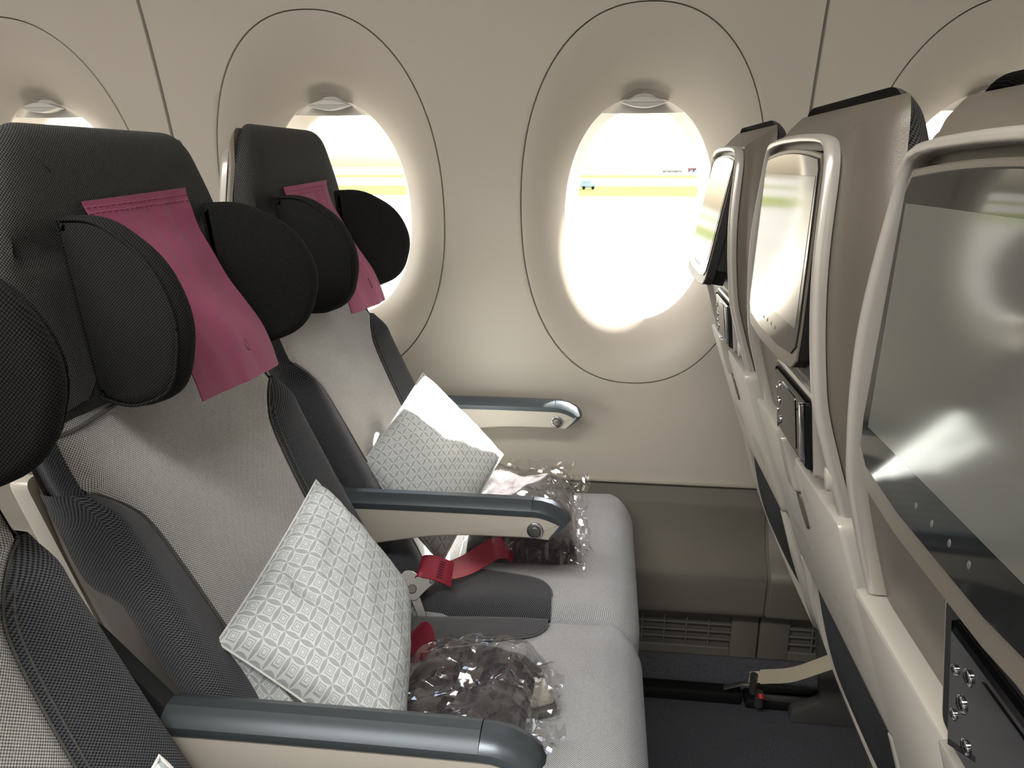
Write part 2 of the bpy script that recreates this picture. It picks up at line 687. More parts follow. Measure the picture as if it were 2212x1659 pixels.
# pale ledge and lower (dado) panels
LOW = [(1.672, 0.497), (1.667, 0.460), (1.658, 0.420), (1.643, 0.380), (1.620, 0.350), (1.597, 0.331), (1.585, 0.319), (1.580, 0.306), (1.581, 0.280), (1.584, 0.250), (1.588, 0.214), (1.600, 0.209), (1.63, 0.208)]
lowpts = spline([(0, a, b) for a, b in LOW], 40)
for xa, xb in ((-2.45, SEAM[0] - 0.003), (SEAM[0] + 0.003, SEAM[1] - 0.003), (SEAM[1] + 0.003, 2.45)):
    g = M()
    rs = []
    for xx, off in ((xa, 0.006), (xa + 0.0005, 0.002), (xa + 0.003, 0.0), (xb - 0.003, 0.0), (xb - 0.0005, 0.002), (xb, 0.006)):
        rs.append([(xx, p.y + off, p.z) for p in lowpts])
    g.grid(lambda a, b: rs[round(a * 5)][round(b * 40)], 5, 40, flip=True)
    g.obj('lower_panel', 'dado', wl)
    t_ = M().box(xa, xb, 1.658, 1.676, 0.496, 0.5035, 0.0015)
    t_.obj('ledge_strip', 'wall', wl)
for sx in SEAM:
    g = M()
    g.grid(lambda a, b: (sx - 0.006 + 0.012 * a, lowpts[round(b * 40)].y + 0.0055, lowpts[round(b * 40)].z), 1, 40, flip=True)
    g.obj('seam_gasket', 'gap', wl)

# ------------------------------------------------------------------ windows
OA, OB, OZ, OD = 0.160, 0.240, 1.096, 0.070      # inner opening
GA, GB, GZ, GD = 0.134, 0.203, 1.112, 0.142      # glass


def build_window(i, wx):
    e = tag(empty('window_%d' % (i + 1), (wx, prof(WC), WC)), kind='structure')
    n = 96
    outer = oval(WA, WB, WC, n)
    inner = oval(OA, OB, OZ, n, 2.12)
    m = M()
    rs = [[(wx + p[0], prof(p[1]) + 0.010, p[1]) for p in outer], [(wx + p[0], prof(p[1]) + 0.0025, p[1]) for p in outer],
          [(wx + p[0] * 0.997, prof(p[1]) + 0.0008, WC + (p[1] - WC) * 0.998) for p in outer]]
    K = 22
    for j in range(1, K + 1):
        t = j / K
        ring = []
        for q, (p0, p1) in enumerate(zip(outer, inner)):
            x = p0[0] * (1 - t) + p1[0] * t
            z = p0[1] * (1 - t) + p1[1] * t
            dep = OD * (0.30 * t + 0.70 * t ** 2.4)
            ang = 2 * pi * q / n - pi / 2
            ang = (ang + pi) % (2 * pi) - pi
            dent = math.exp(-(ang / 0.20) ** 2) * ss(0.72, 1.0, t) * 0.018   # finger notch above the shade pull
            ring.append((wx + x, prof(z) + dep + dent, z))
        rs.append(ring)
    last = rs[-1]
    rs.append([(wx + (p[0] - wx) * 0.995, p[1] + 0.0012, OZ + (p[2] - OZ) * 0.996) for p in last])
    rs.append([(wx + (p[0] - wx) * 0.994, p[1] + 0.006, OZ + (p[2] - OZ) * 0.995) for p in last])
    m.rings(rs, False, False)
    m.obj('window_surround', 'wall', e)
    # gasket closing the gap round the surround
    g = M()
    o2 = oval(WA + 0.010, WB + 0.010, WC, n)
    o3 = oval(WA - 0.010, WB - 0.010, WC, n)
    g.rings([[(wx + p[0], prof(p[1]) + 0.008, p[1]) for p in o2], [(wx + p[0], prof(p[1]) + 0.0095, p[1]) for p in o3]], False, False)
    g.obj('gasket', 'gap', e)
    # liner from the opening to the glass
    glass = oval(GA, GB, GZ, n, 2.3)
    m = M()
    rs = []
    for j in range(13):
        t = j / 12
        ring = []
        for p0, p1 in zip(oval(OA + 0.008, OB + 0.008, OZ, n, 2.12), glass):
            x = p0[0] * (1 - t) + p1[0] * t
            z = p0[1] * (1 - t) + p1[1] * t
            ring.append((wx + x, prof(z) + OD + 0.003 + (GD - OD) * (t ** 0.8), z))
        rs.append(ring)
    rs.append([(wx + p[0], prof(p[1]) + GD + 0.02, p[1]) for p in glass])
    rs.append([(wx + p[0] * 1.25, prof(p[1]) + GD + 0.02, GZ + (p[1] - GZ) * 1.2) for p in glass])
    m.rings(rs, False, False)
    m.obj('window_reveal', 'reveal', e)
    m = M()
    gl_ = oval(GA + 0.002, GB + 0.002, GZ, n, 2.3)
    K = 6
    m.rings([[(wx + p[0] * r, prof(GZ + (p[1] - GZ) * r) + GD + 0.012, GZ + (p[1] - GZ) * r) for p in gl_] for r in (1, .8, .6, .4, .2, .02)], False, True)
    m.obj('window_pane', 'glass', e)
    # raised shade: its lower edge shows at the top of the opening
    m = M()
    zcut = OZ + OB - 0.030

    def sh(a, b):
        zz0 = zcut - 0.004 * (1 - (2 * a - 1) ** 2)
        x = (a - 0.5) * 0.26
        z = zz0 + (0.055) * b
        return (wx + x, prof(z) + OD + 0.012 + 0.012 * (2 * a - 1) ** 2, z)
    m.grid(sh, 20, 4)
    m.grid(lambda a, b: (lambda p: (p[0], p[1] + 0.004, p[2]))(sh(a, b)), 20, 4, flip=True)
    m.grid(lambda a, b: (lambda p: (p[0], p[1] + 0.004 * b, p[2]))(sh(a, 0)), 20, 1, flip=True)
    shd = m.obj('window_shade', 'shade', e)
    m = M()
    lens = [(wx - 0.047 + 0.094 * i_ / 14, OZ + OB - 0.0145 - 0.010 * sin(pi * i_ / 14)) for i_ in range(15)]
    lens += [(wx + 0.047 - 0.094 * i_ / 14, OZ + OB - 0.0140 + 0.011 * sin(pi * i_ / 14)) for i_ in range(1, 14)]
    yb = prof(OZ + OB) + OD
    m.prism([(p[0], p[1]) for p in lens], yb - 0.013, yb + 0.016, 0.003, 2, 'y')
    m.obj('shade_handle', 'shade', shd)
    return e


for i, wx in enumerate([WINX[0] - 0.66] + WINX + [WINX[3] + 0.66]):
    build_window(i, wx)

# ------------------------------------------------------------------ floor, baseboard, curb, ceiling, other walls
fl = M().box(-2.5, 2.5, -3.6, 1.75, -0.05, 0.0, 0.0, 1) if False else M().prism([(-2.5, -3.6), (2.5, -3.6), (2.5, 1.9), (-2.5, 1.9)], -0.05, 0.0, 0, 1, 'z')
tag(fl.obj('floor', 'carpet'), kind='structure')
cu = M().prism(round_poly([(1.588, 0.0), (1.70, 0.0), (1.70, 0.076), (1.628, 0.074), (1.60, 0.03)], [0, 0, 0, 0.012, 0.01]), -2.45, 2.45, 0, 1, 'x')
tag(cu.obj('trim_1', 'carpet'), kind='structure')

bb = tag(empty('baseboard_left', (0, 1.64, 0.076)), kind='structure')
M().box(-2.45, 2.45, 1.646, 1.66, 0.072, 0.245, 0.002).obj('backing_panel', 'base', bb)


def base_panel(x0, x1, gx0, gx1, ncol):
    """front sheet of the baseboard with a recessed three-row air grille"""
    zl, zh, g0, g1 = 0.074, 0.240, 0.098, 0.178
    yf, yb = 1.630, 1.646
    for a, b, c, d_ in ((x0, gx0, zl, zh), (gx1, x1, zl, zh), (gx0, gx1, zl, g0), (gx0, gx1, g1, zh)):
        M().box(a, b, yf, yb, c, d_, 0.002, 1).obj('panel', 'base', bb)
    for j in range(1, 4):
        z = g0 + (g1 - g0) * j / 4
        M().box(gx0, gx1, yf + 0.001, yb - 0.004, z - 0.0022, z + 0.0022, 0.001, 1).obj('slat', 'base', bb)
    for j in range(1, ncol):
        x = gx0 + (gx1 - gx0) * j / ncol
        M().box(x - 0.0018, x + 0.0018, yf + 0.0005, yb - 0.004, g0, g1, 0.001, 1).obj('slat', 'base', bb)


base_panel(-0.30, SEAM[1] - 0.002, -0.04, 0.322, 7)
base_panel(SEAM[1] + 0.002, 0.95, 0.455, 0.82, 7)

# black floor rail beside the curb
r1 = M().box(-2.4, 0.345, 1.553, 1.592, 0.0, 0.030, 0.006)
tag(r1.obj('trim_2', 'dark'), kind='structure')

ce = M().prism([(-2.5, -3.6), (2.5, -3.6), (2.5, 1.4), (-2.5, 1.4)], 2.10, 2.16, 0, 1, 'z')
tag(ce.obj('ceiling', 'ceil'), kind='structure')
for nm, x0, x1, y0, y1 in (('wall_right', -2.5, 2.5, -3.66, -3.6), ('wall_front', 2.46, 2.52, -3.6, 1.9), ('wall_back', -2.52, -2.46, -3.6, 1.9)):
    tag(M().prism([(x0, y0), (x1, y0), (x1, y1), (x0, y1)], -0.05, 2.16, 0, 1, 'z').obj(nm, 'ceil'), kind='structure')

# ------------------------------------------------------------------ the airline seat
YC = {'window': 1.352, 'middle': 0.843, 'aisle': 0.330}

FRONT = [(0.44, -0.285), (0.50, -0.305), (0.56, -0.330), (0.64, -0.368), (0.74, -0.415), (0.84, -0.462), (0.92, -0.500), (1.0, -0.522), (1.10, -0.535), (1.16, -0.541), (1.26, -0.556)]
BACKX = [(0.44, -0.330), (0.50, -0.345), (0.58, -0.366), (0.667, -0.402), (0.72, -0.432), (0.775, -0.459), (0.785, -0.466), (0.80, -0.494), (0.86, -0.520), (0.93, -0.545), (1.0, -0.559), (1.10, -0.566), (1.26, -0.569)]
REAR = [(0.40, -0.395), (0.50, -0.425), (0.58, -0.455), (0.66, -0.490), (0.78, -0.535), (0.90, -0.574), (0.95, -0.590), (1.0, -0.603), (1.10, -0.611), (1.20, -0.606), (1.26, -0.600)]
RW = [(0.40, 0.200), (0.80, 0.198), (0.90, 0.186), (1.0, 0.172), (1.1, 0.160), (1.2, 0.144), (1.26, 0.138)]     # rear-face half width
GS = [(0.44, 0.128), (0.60, 0.132), (0.72, 0.140), (0.80, 0.148), (0.845, 0.158), (0.870, 0.178), (0.888, 0.200), (0.897, 0.214)]  # bolster seam
EDGE = [(0.44, 0.226), (0.80, 0.224), (0.95, 0.218), (1.3, 0.214)]


def fr(z):
    return interp(FRONT, z)


def rear(z):
    return interp(REAR, z)


def bx(z):
    return interp(BACKX, z)


def arc(z):                                              # length along the back, for the weave
    return z * 1.14


def make_seat():
    root = empty('airline_seat', (-0.2, 0, 0))
    # --- backrest centre panel
    Z0, Z1 = 0.44, 1.02
    m = M()

    def gy(z):
        return interp(GS, z) if z < 0.897 else 0.214

    def cx(y, z):
        g = gy(z)
        hollow = -0.010 * (1 - (y / 0.2) ** 2) * ss(0.5, 0.75, z)
        groove = -0.004 * ss(g - 0.012, g, abs(y)) if z < 0.897 else -0.010 * ss(0.17, 0.214, abs(y)) ** 2
        return fr(z) + hollow + groove

    m.grid(lambda a, b: (lambda z, y: (cx(y, z), y, z, y, arc(z)))(Z0 + (Z1 - Z0) * b, (2 * a - 1) * gy(Z0 + (Z1 - Z0) * b)), 36, 64, flip=True)
    m.obj('backrest', 'fab_mid', root)
    # --- bolsters: from the seam round the side to the shell
    for s_ in (-1, 1):
        m = M()

        def bol(a, b):
            z = Z0 + (0.895 - Z0) * b
            g, e_ = gy(z), interp(EDGE, z)
            wd = max(e_ - g, 0.004)
            grow = 0.024 * ss(0.0, 0.05, wd) * ss(0.44, 0.50, z)
            if a < 0.6:
                t = a / 0.6
                y = g + wd * sin(t * pi / 2) ** 1.15
                x = cx(g, z) + (grow + 0.004) * (sin(min(t * 1.35, 1) * pi / 2)) ** 0.8 - 0.016 * ss(0.55, 1.0, t)
                return (x, s_ * y, z, y + 0.013, arc(z))
            t = (a - 0.6) / 0.4
            x1 = cx(g, z) + grow + 0.004 - 0.016
            back = max(0.012, x1 - bx(z))
            x = x1 - back * t
            y = e_ + 0.004 * sin(t * pi)
            return (x, s_ * y, z, e_ + back * t + 0.013, arc(z))
        m.grid(bol, 22, 60, flip=(s_ > 0))
        m.obj('side_bolster', 'fab_dark', root)
        # side of the upper back, above the bolster
        m = M()

        def upside(a, b):
            z = 0.885 + (1.03 - 0.885) * b
            x0 = cx(0.214, z) + 0.004
            return (x0 + (bx(z) - x0) * a, s_ * (0.212 + 0.010 * sin(pi * min(1, a * 1.3)) ), z, 0.06 * a + 0.2, arc(z))
        m.grid(upside, 8, 10, flip=(s_ > 0))
        m.obj('back_side', 'fab_dark', root)
        # stitched seam
        pts = [(cx(gy(z), z) + 0.0028, s_ * gy(z), z) for z in [0.47 + (0.893 - 0.47) * i / 60 for i in range(61)]]
        M().tube(pts, 0.0013, 6).obj('seam_stitching', 'stitch', root)
        pts = [(cx(gy(z), z) + 0.0075, s_ * (gy(z) + 0.0065), z) for z in [0.47 + (0.875 - 0.47) * i / 60 for i in range(61)]]
        M().tube(pts, 0.0010, 6).obj('seam_stitching', 'stitch', root)
    # --- shell: lofted in horizontal sections
    m = M()
    rs = []
    nz = 34

    def section(z, grow=0.0):
        xr, wr = rear(z), interp(RW, z) - grow
        ef = interp(EDGE, z) - grow
        xf = bx(z) - 0.001
        wf = ef - 0.003 - 0.030 * ss(1.12, 1.22, z)
        xf = max(xf, xr + 0.03)
        half = [(xf, wf)]
        for i in range(1, 8):
            t = pi / 2 * i / 8
            q = 0.55 * ss(0.85, 1.05, z)
            half.append((xf + (xr + 0.010 - xf) * (sin(t) * q + (i / 8) * (1 - q)), wr + (wf - wr) * (cos(t) * q + (1 - i / 8) * (1 - q))))
        half.append((xr + 0.0070, wr - 0.0012))
        half.append((xr + 0.0030, wr - 0.005))
        half.append((xr + 0.0007, wr - 0.012))
        half.append((xr, wr - 0.024))
        half.append((xr, (wr - 0.024) * 0.5))
        return half + [(p[0], -p[1]) for p in reversed(half)]
    for j in range(nz + 1):
        z = 0.42 + (1.200 - 0.42) * j / nz
        rs.append([(p[0], p[1], z) for p in section(z)])
    for t in (0.25, 0.5, 0.75, 1.0):                      # rounded, rising top
        z = 1.205 + 0.0
        sec = section(1.205)
        xs_ = [p[0] for p in sec]
        xm, xr = max(xs_), min(xs_)
        ring = []
        for p in sec:
            up = 0.020 * sin(t * pi / 2)
            sh_ = 1 - 0.07 * (1 - cos(t * pi / 2))
            rise = 0.026 * ((p[0] - xr) / (xm - xr)) * sin(t * pi / 2)
            ring.append((xm - (xm - p[0]) * (1 - 0.12 * (1 - cos(t * pi / 2))), p[1] * sh_, z + 0.006 + up * 0.85 + rise))
        rs.append(ring)
    m.rings(rs)
    m.obj('back_shell', 'shell', root, angle=50)
    # --- head section: dark upper pad (trapezoid with rounded corners)
    out = round_poly([(-0.216, 0.955), (0.216, 0.955), (0.212, 1.14), (0.158, 1.262), (-0.158, 1.262), (-0.212, 1.14)], [0.02, 0.02, 0.07, 0.035, 0.035, 0.07], 8)
    m = M()
    rs = []
    for dx, ins in ((None, 0.000), (-0.012, 0.0), (-0.008, 0.001), (-0.003, 0.004), (0.002, 0.010), (0.005, 0.018), (0.008, 0.030), (0.009, 0.05)):
        o_ = inset(out, ins)
        rs.append([(bx(p[1]) if dx is None else fr(p[1]) + dx - 0.010 * math.exp(-((p[1] - 1.135) / 0.012) ** 2) * (1 if ins > 0.012 else 0), p[0], p[1]) for p in o_])
    cen = [(p[0] * 0.55, 1.108 + (p[1] - 1.108) * 0.55) for p in inset(out, 0.05)]
    rs.append([(fr(p[1]) + 0.010, p[0], p[1]) for p in cen])
    m.rings(rs, False, True, uvf=lambda p: (p[1] + p[0] * 0.8, p[2]))
    hp = m.obj('head_pad', 'fab_pad', root)
    # crease above the headrest
    # --- headrest: centre pad + two folding wings
    m = M()
    yo = rrect(0, 1.048, 0.262, 0.170, 0.045, 6)
    rs = []
    for dx, ins in ((-0.010, 0.0), (0.014, 0.0), (0.024, 0.004), (0.031, 0.012), (0.035, 0.022), (0.037, 0.036)):
        o_ = inset(yo, ins)
        rs.append([(fr(1.06) - 0.001 + dx + (1.06 - p[1]) * 0.25 - 1.0 * p[0] ** 2, p[0], p[1]) for p in o_])
    o_ = [(p[0] * 0.5, 1.048 + (p[1] - 1.048) * 0.5) for p in inset(yo, 0.036)]
    rs.append([(fr(1.06) + 0.040 + (1.06 - p[1]) * 0.25 - 1.0 * p[0] ** 2, p[0], p[1]) for p in o_])
    m.rings(rs, False, True, uvf=lambda p: (p[1], p[2]))
    hr = m.obj('headrest', 'fab_head', root)
    for s_ in (-1, 1):
        # D-shaped paddle: outline in its own plane (a: outwards from the hinge, b: up)
        outl = round_poly([(0.0, 0.090), (0.055, 0.092), (0.118, 0.055), (0.140, -0.005), (0.112, -0.078), (0.045, -0.102), (0.0, -0.095)],
                          [0.006, 0.04, 0.05, 0.06, 0.05, 0.035, 0.006], 7)
        m = M()
        rs = []
        th = 0.030
        ang = radians(76)
        hx, hy, hz = fr(1.06) + 0.012, 0.128, 1.062

        def wp(p, t):
            aa = p[0]
            bend = 0.10 * aa
            ca, sa = cos(ang - bend * 3), sin(ang - bend * 3)
            x = hx + aa * sa - t * ca
            y = hy + aa * ca + t * sa
            return (x - 0.10 * p[1] - 0.0, s_ * y, hz + p[1] + 0.0 * aa)
        for t, ins in ((0.0, 0.012), (0.003, 0.006), (0.009, 0.001), (0.015, 0.0), (0.021, 0.001), (0.027, 0.006), (0.030, 0.014)):
            rs.append([wp(p, t - 0.012) for p in inset(outl, ins)])
        if s_ < 0:
            rs = [list(reversed(r_)) for r_ in rs]
        m.rings(rs, uvf=lambda p: (p[0] + p[1] * 0.6, p[2]))
        wg = m.obj('headrest_wing', 'fab_head', root, angle=60)
        pp = [wp(p, 0.0165) for p in inset(outl, 0.0035)]
        M().tube(pp, 0.0016, 6, closed=True).obj('piping', 'fab_head', wg)
        # wing hinge cover
    # light piping under the headrest
    pts = [(cx(y, 0.955) + 0.003, y, 0.955 - 0.006 * (y / 0.2) ** 2) for y in [-0.205 + 0.41 * i / 30 for i in range(31)]]
    M().tube(pts, 0.0022, 6).obj('piping', 'stitch', root)
    # --- seat cushion
    m = M()

    def top(x, y):
        """height of the cushion"""
        cr = 0.012 * (1 - (abs(y) / 0.25) ** 2.5)
        roll = -0.030 * ss(0.0, 0.078, x) ** 2
        return 0.502 + cr + roll - 0.012 * ss(-0.1, -0.33, x)
    W2, XB, XF = 0.251, -0.37, 0.078
    ol = round_poly([(XB, -W2), (XF, -W2), (XF, W2), (XB, W2)], [0.02, 0.05, 0.05, 0.02], 7)
    nin = [(0.0, 0.385, 0), (0.0, 0.42, 0)]
    rs = [[(p[0], p[1], 0.385) for p in inset(ol, 0.004)], [(p[0], p[1], 0.41) for p in ol]]
    RR = 0.040
    for i in range(0, 8):
        a = pi / 2 * i / 7
        ii = inset(ol, RR * (1 - cos(a)) * 0.8)
        rs.append([(p[0], p[1], top(p[0], p[1]) - RR * (1 - sin(a))) for p in ii])
    for t in (0.85, 0.7, 0.5, 0.3, 0.1):
        base_ = inset(ol, RR * 0.8)
        rs.append([(-0.146 + (p[0] + 0.146) * t, p[1] * t, top(-0.146 + (p[0] + 0.146) * t, p[1] * t)) for p in base_])
    m.rings(rs, True, True, uvf=lambda p: (p[1] , p[0] - p[2]))
    m.obj('seat_cushion', 'fab_seat', root, angle=60)
    for s_ in (-1, 1):
        # charcoal side inset with a stitched border
        bd = [(-0.300, 0.130), (-0.26, 0.133), (-0.20, 0.147), (-0.14, 0.160), (-0.105, 0.169), (-0.085, 0.182), (-0.073, 0.205), (-0.070, 0.242)]
        bp_ = spline([(p[0], p[1], 0) for p in bd], 40)
        m = M()

        def ins(a, b):
            p = bp_[round(a * 40)]
            y = p.y + (0.2505 - p.y) * b
            x = p.x
            e_ = max(0.0, abs(y) - (0.251 - RR * 0.8)) / (RR * 0.8)
            z = top(x, y) - RR * (1 - sqrt(max(0.0, 1 - min(e_, 1) ** 2))) + 0.0022
            return (x, s_ * y, z, x, y)
        m.grid(ins, 40, 12, flip=(s_ < 0))
        m.obj('cushion_side_panel', 'fab_dark', root)
        M().tube([(p.x + 0.001, s_ * (p.y - 0.002), top(p.x, p.y) - (0.006 if p.y > 0.235 else 0.0) + 0.0012) for p in bp_[:37]], 0.0016, 6).obj('seam_stitching', 'stitch', root)
    # --- frame under the cushion and the leg
    M().box(-0.36, 0.04, -0.235, 0.235, 0.335, 0.388, 0.01).obj('seat_pan', 'frame', root)
    for s_ in (-1, 1):
        lg = round_poly([(-0.34, 0.335), (-0.30, 0.335), (-0.22, 0.12), (-0.10, 0.335), (0.0, 0.335), (-0.16, 0.03), (-0.16, 0.0), (-0.36, 0.0), (-0.36, 0.03), (-0.30, 0.06)], 0.008, 3)
        M().prism(lg, s_ * 0.17 - 0.014, s_ * 0.17 + 0.014, 0.003, 2, 'y').obj('leg', 'frame', root)

    # ================= everything on the back of the seat
    # raised silver rim: an upturned U round the monitor and down both sides
    path = []
    for i in range(14):
        z = 0.895 + (1.160 - 0.895) * i / 13
        path.append((-(interp(RW, z) - 0.011), z))
    cr = [(-(interp(RW, 1.19) - 0.012), 1.190), (-(interp(RW, 1.2) - 0.017), 1.207), (-(interp(RW, 1.2) - 0.032), 1.2165), (-0.05, 1.220), (0.0, 1.2205)]
    path += cr
    path += [(-p[0], p[1]) for p in reversed(path[:-1])]
    pv = spline([(rear(min(p[1], 1.2)) - 0.007, p[0], p[1]) for p in path], 90)
    m = M()
    rs = []
    for i, p in enumerate(pv):
        t = (pv[min(i + 1, 90)] - pv[max(i - 1, 0)])
        t.x = 0
        t.normalize()
        nrm = Vector((0, -t.z, t.y))                       # outward in the rear plane
        sec = [(-0.002, 0.010), (-0.0018, 0.000), (-0.0005, -0.0045), (0.0025, -0.0062), (0.0065, -0.0048), (0.0088, -0.0005), (0.0090, 0.004), (0.0070, 0.010)]
        rs.append([p + nrm * (q[0] * 0.72 + 0.0015) + Vector((q[1] * 0.8, 0, 0)) for q in sec])
    m.rings(rs)
    m.obj('monitor_rim', 'trim', root, angle=60)
    # dark well behind the monitor
    wl_ = round_poly([(-0.158, 1.006), (0.158, 1.006), (0.132, 1.212), (-0.132, 1.212)], [0.01, 0.01, 0.02, 0.02], 5)
    m = M()
    m.rings([[(rear(p[1]) - 0.0015, p[0], p[1]) for p in wl_], [(rear(p[1]) - 0.004, p[0], p[1]) for p in inset(wl_, 0.001)]])
    m.obj('monitor_well', 'dark', root)
    # monitor: housing, glass, display; hinged at the top
    hinge = Vector((rear(1.19) - 0.006, 0, 1.195))

    def slab(outline, d0, d1, rr, zref=None):
        m_ = M()
        rs_ = []
        for d_, ins in ((d0, rr * 0.0), (d0 + (d1 - d0) * 0.5, 0.0), (d1 - math.copysign(rr * 0.5, d1 - d0), rr * 0.25), (d1, rr)):
            rs_.append([(mon(p[1]) + d_, p[0], p[1]) for p in inset(outline, ins)])
        m_.rings([list(reversed(r_)) for r_ in rs_], uvf=lambda p: (p[1], p[2]))
        return m_

    def mon(z):
        return -0.6115 - (z - 1.10) * -0.03
    arcs = [(0.116 - 0.232 * i / 12, 1.209 + 0.006 * (1 - (2 * i / 12 - 1) ** 2)) for i in range(13)]
    hous = round_poly([(-0.124, 0.993), (0.124, 0.993)], 0) if False else None
    ho = [(0.127, 1.05)] + [(0.121, 1.198)] + arcs + [(-0.121, 1.198), (-0.127, 1.05)] + [(-0.124, 1.024), (-0.108, 1.013), (-0.05, 1.008), (0.05, 1.008), (0.108, 1.013), (0.124, 1.024)]
    mh = slab(inset(ho, 0.0010), 0.006, -0.0064, 0.001).obj('monitor', 'dark', root, origin=hinge, angle=25)
    slab(ho, -0.0060, -0.0078, 0.0012).obj('monitor_bezel', 'shell', mh, angle=25)
    go = [(0.1235, 1.055)] + [(0.1175, 1.196)] + [(p[0] * 0.96, p[1] - 0.004) for p in arcs] + [(-0.1175, 1.196), (-0.1235, 1.055)] + [(-0.1205, 1.036), (-0.106, 1.027), (-0.05, 1.022), (0.05, 1.022), (0.106, 1.027), (0.1205, 1.036)]
    slab(go, -0.0070, -0.0092, 0.0010).obj('screen', 'screen', mh, angle=12)
    do = [(-0.112, 1.052), (0.112, 1.052), (0.112, 1.190), (-0.112, 1.190)]
    slab(list(reversed(do)), -0.0090, -0.00955, 0.0002).obj('display', 'display', mh, angle=12)
    side = [(0.122, 1.04), (0.116, 1.19), (-0.116, 1.19), (-0.122, 1.04), (-0.1, 1.015), (0.1, 1.015)]
    slab(side, 0.026, 0.0, 0.002).obj('monitor_back', 'dark', mh)
    for q in range(4):  # row of small grey ticks below the display
        slab([(-0.03 + 0.02 * q + 0.0016 * cos(a), 1.0370 + 0.0022 * sin(a)) for a in [2 * pi * i / 10 for i in range(10)]], -0.0090, -0.0095, 0.0003).obj('screen_tick', 'frame', mh)
    # handset in its cradle
    rem = round_poly([(-0.142, 0.912), (0.022, 0.912), (0.022, 0.996), (-0.142, 0.996)], 0.012, 5)

    def rslab(outline, d0, d1, rr):
        m_ = M()
        rs_ = [[(-0.595 - (p[1] - 0.946) * 0.12 + d_, p[0], p[1]) for p in inset(outline, ins)] for d_, ins in ((d0, 0), (d0 + (d1 - d0) * 0.6, 0), (d1 + rr * 0.3, rr * 0.3), (d1, rr))]
        return m_.rings([list(reversed(r_)) for r_ in rs_])
    cr_ = rslab(rem, 0.02, -0.0065, 0.004).obj('handset_cradle', 'trim', root)
    rslab(inset(rem, 0.005), 0.0, -0.0068, 0.0005).obj('cradle_well', 'dark', cr_)
    hs_ = rslab([(min(p[0], 0.000) if p[0] > -0.06 else p[0], p[1]) for p in inset(rem, 0.0075)], 0.0, -0.0125, 0.004).obj('remote_handset', 'black', root, angle=20)
    rslab(rrect(-0.066, 0.954, 0.062, 0.054, 0.004), -0.012, -0.0133, 0.0004).obj('handset_screen', 'black', hs_, angle=12)
    rslab(rrect(-0.122, 0.954, 0.007, 0.058, 0.002), -0.011, -0.0150, 0.0006).obj('handset_grip', 'chrome', hs_)
    for (by, bz, r_) in ((-0.024, 0.973, 0.0042), (-0.018, 0.954, 0.0046), (-0.024, 0.935, 0.0042), (-0.010, 0.967, 0.003), (-0.010, 0.942, 0.003)):
        c_ = [(by + r_ * cos(a), bz + r_ * sin(a)) for a in [2 * pi * i / 14 for i in range(14)]]
        rslab(c_, -0.012, -0.0138, 0.0008).obj('button', 'chrome', hs_)
        rslab(inset(c_, 0.0014), -0.013, -0.0142, 0.0004).obj('button_face', 'black', hs_)
    ov = [(-0.172 + 0.006 * cos(a), 0.928 + 0.012 * sin(a)) for a in [2 * pi * i / 16 for i in range(16)]]
    rslab(ov, 0.0, -0.0045, 0.001).obj('coat_hook', 'tray', root)
    # tray table folded up against the back
    def tx(z):
        return rear(z)
    to = round_poly([(-0.196, 0.665), (0.196, 0.665), (0.196, 0.896), (0.030, 0.896), (0.020, 0.880), (-0.020, 0.880), (-0.030, 0.896), (-0.196, 0.896)], [0.02, 0.02, 0.012, 0.005, 0.005, 0.005, 0.005, 0.012], 4)
    m = M()
    rs = [[(tx(p[1]) + d_, p[0], p[1]) for p in inset(to, ins)] for d_, ins in ((0.004, 0.0), (-0.012, 0.0), (-0.0165, 0.0015), (-0.018, 0.005))]
    m.rings([list(reversed(r_)) for r_ in rs])
    tr_ = m.obj('tray_table', 'tray', root, angle=50)
    lt = round_poly([(-0.016, 0.845), (0.016, 0.845), (0.014, 0.912), (-0.014, 0.912)], 0.006, 4)
    m = M()
    rs = [[(tx(p[1]) + d_, p[0], p[1]) for p in inset(lt, ins)] for d_, ins in ((0.0, 0.0), (-0.018, 0.0), (-0.024, 0.002), (-0.025, 0.005))]
    m.rings([list(reversed(r_)) for r_ in rs])
    m.obj('tray_latch', 'trim', root)
    gr = [(0.013 * cos(a) * (1 if sin(a) < 0 else 1), 0.835 + (0.040 if sin(a) < 0 else 0.012) * sin(a)) for a in [2 * pi * i / 20 for i in range(20)]]
    m = M()
    m.rings([list(reversed([(tx(p[1]) - 0.0182 - d_, p[0], p[1]) for p in inset(gr, i_)])) for d_, i_ in ((-0.002, 0.0), (0.0006, 0.0005))])
    m.obj('latch_recess', 'shell', tr_)
    for yc_ in (-0.105, 0.085):                           # two small blocks of unreadable print
        m = M()
        for ln in range(4):
            z = 0.752 - 0.0075 * ln
            y = yc_ - 0.040
            while y < yc_ + 0.040:
                wd = random.uniform(0.004, 0.011)
                m.rings([[(tx(q) - 0.0181 - d_, yy, q) for yy, q in ((y, z), (y, z + 0.0016), (y + wd, z + 0.0016), (y + wd, z))] for d_ in (0.0, 0.0003)])
                y += wd + 0.002
        m.obj('printed_notice', 'print', tr_)
    for s_ in (-1, 1):                                     # tray arms
        M().tube([(tx(0.66) - 0.004, s_ * 0.185, 0.672), (tx(0.6) - 0.006, s_ * 0.185, 0.61), (tx(0.52) + 0.004, s_ * 0.185, 0.50)], 0.011, 10).obj('tray_arm', 'shell', root)
    # literature pocket: pale frame and ribbed black net
    m = M()

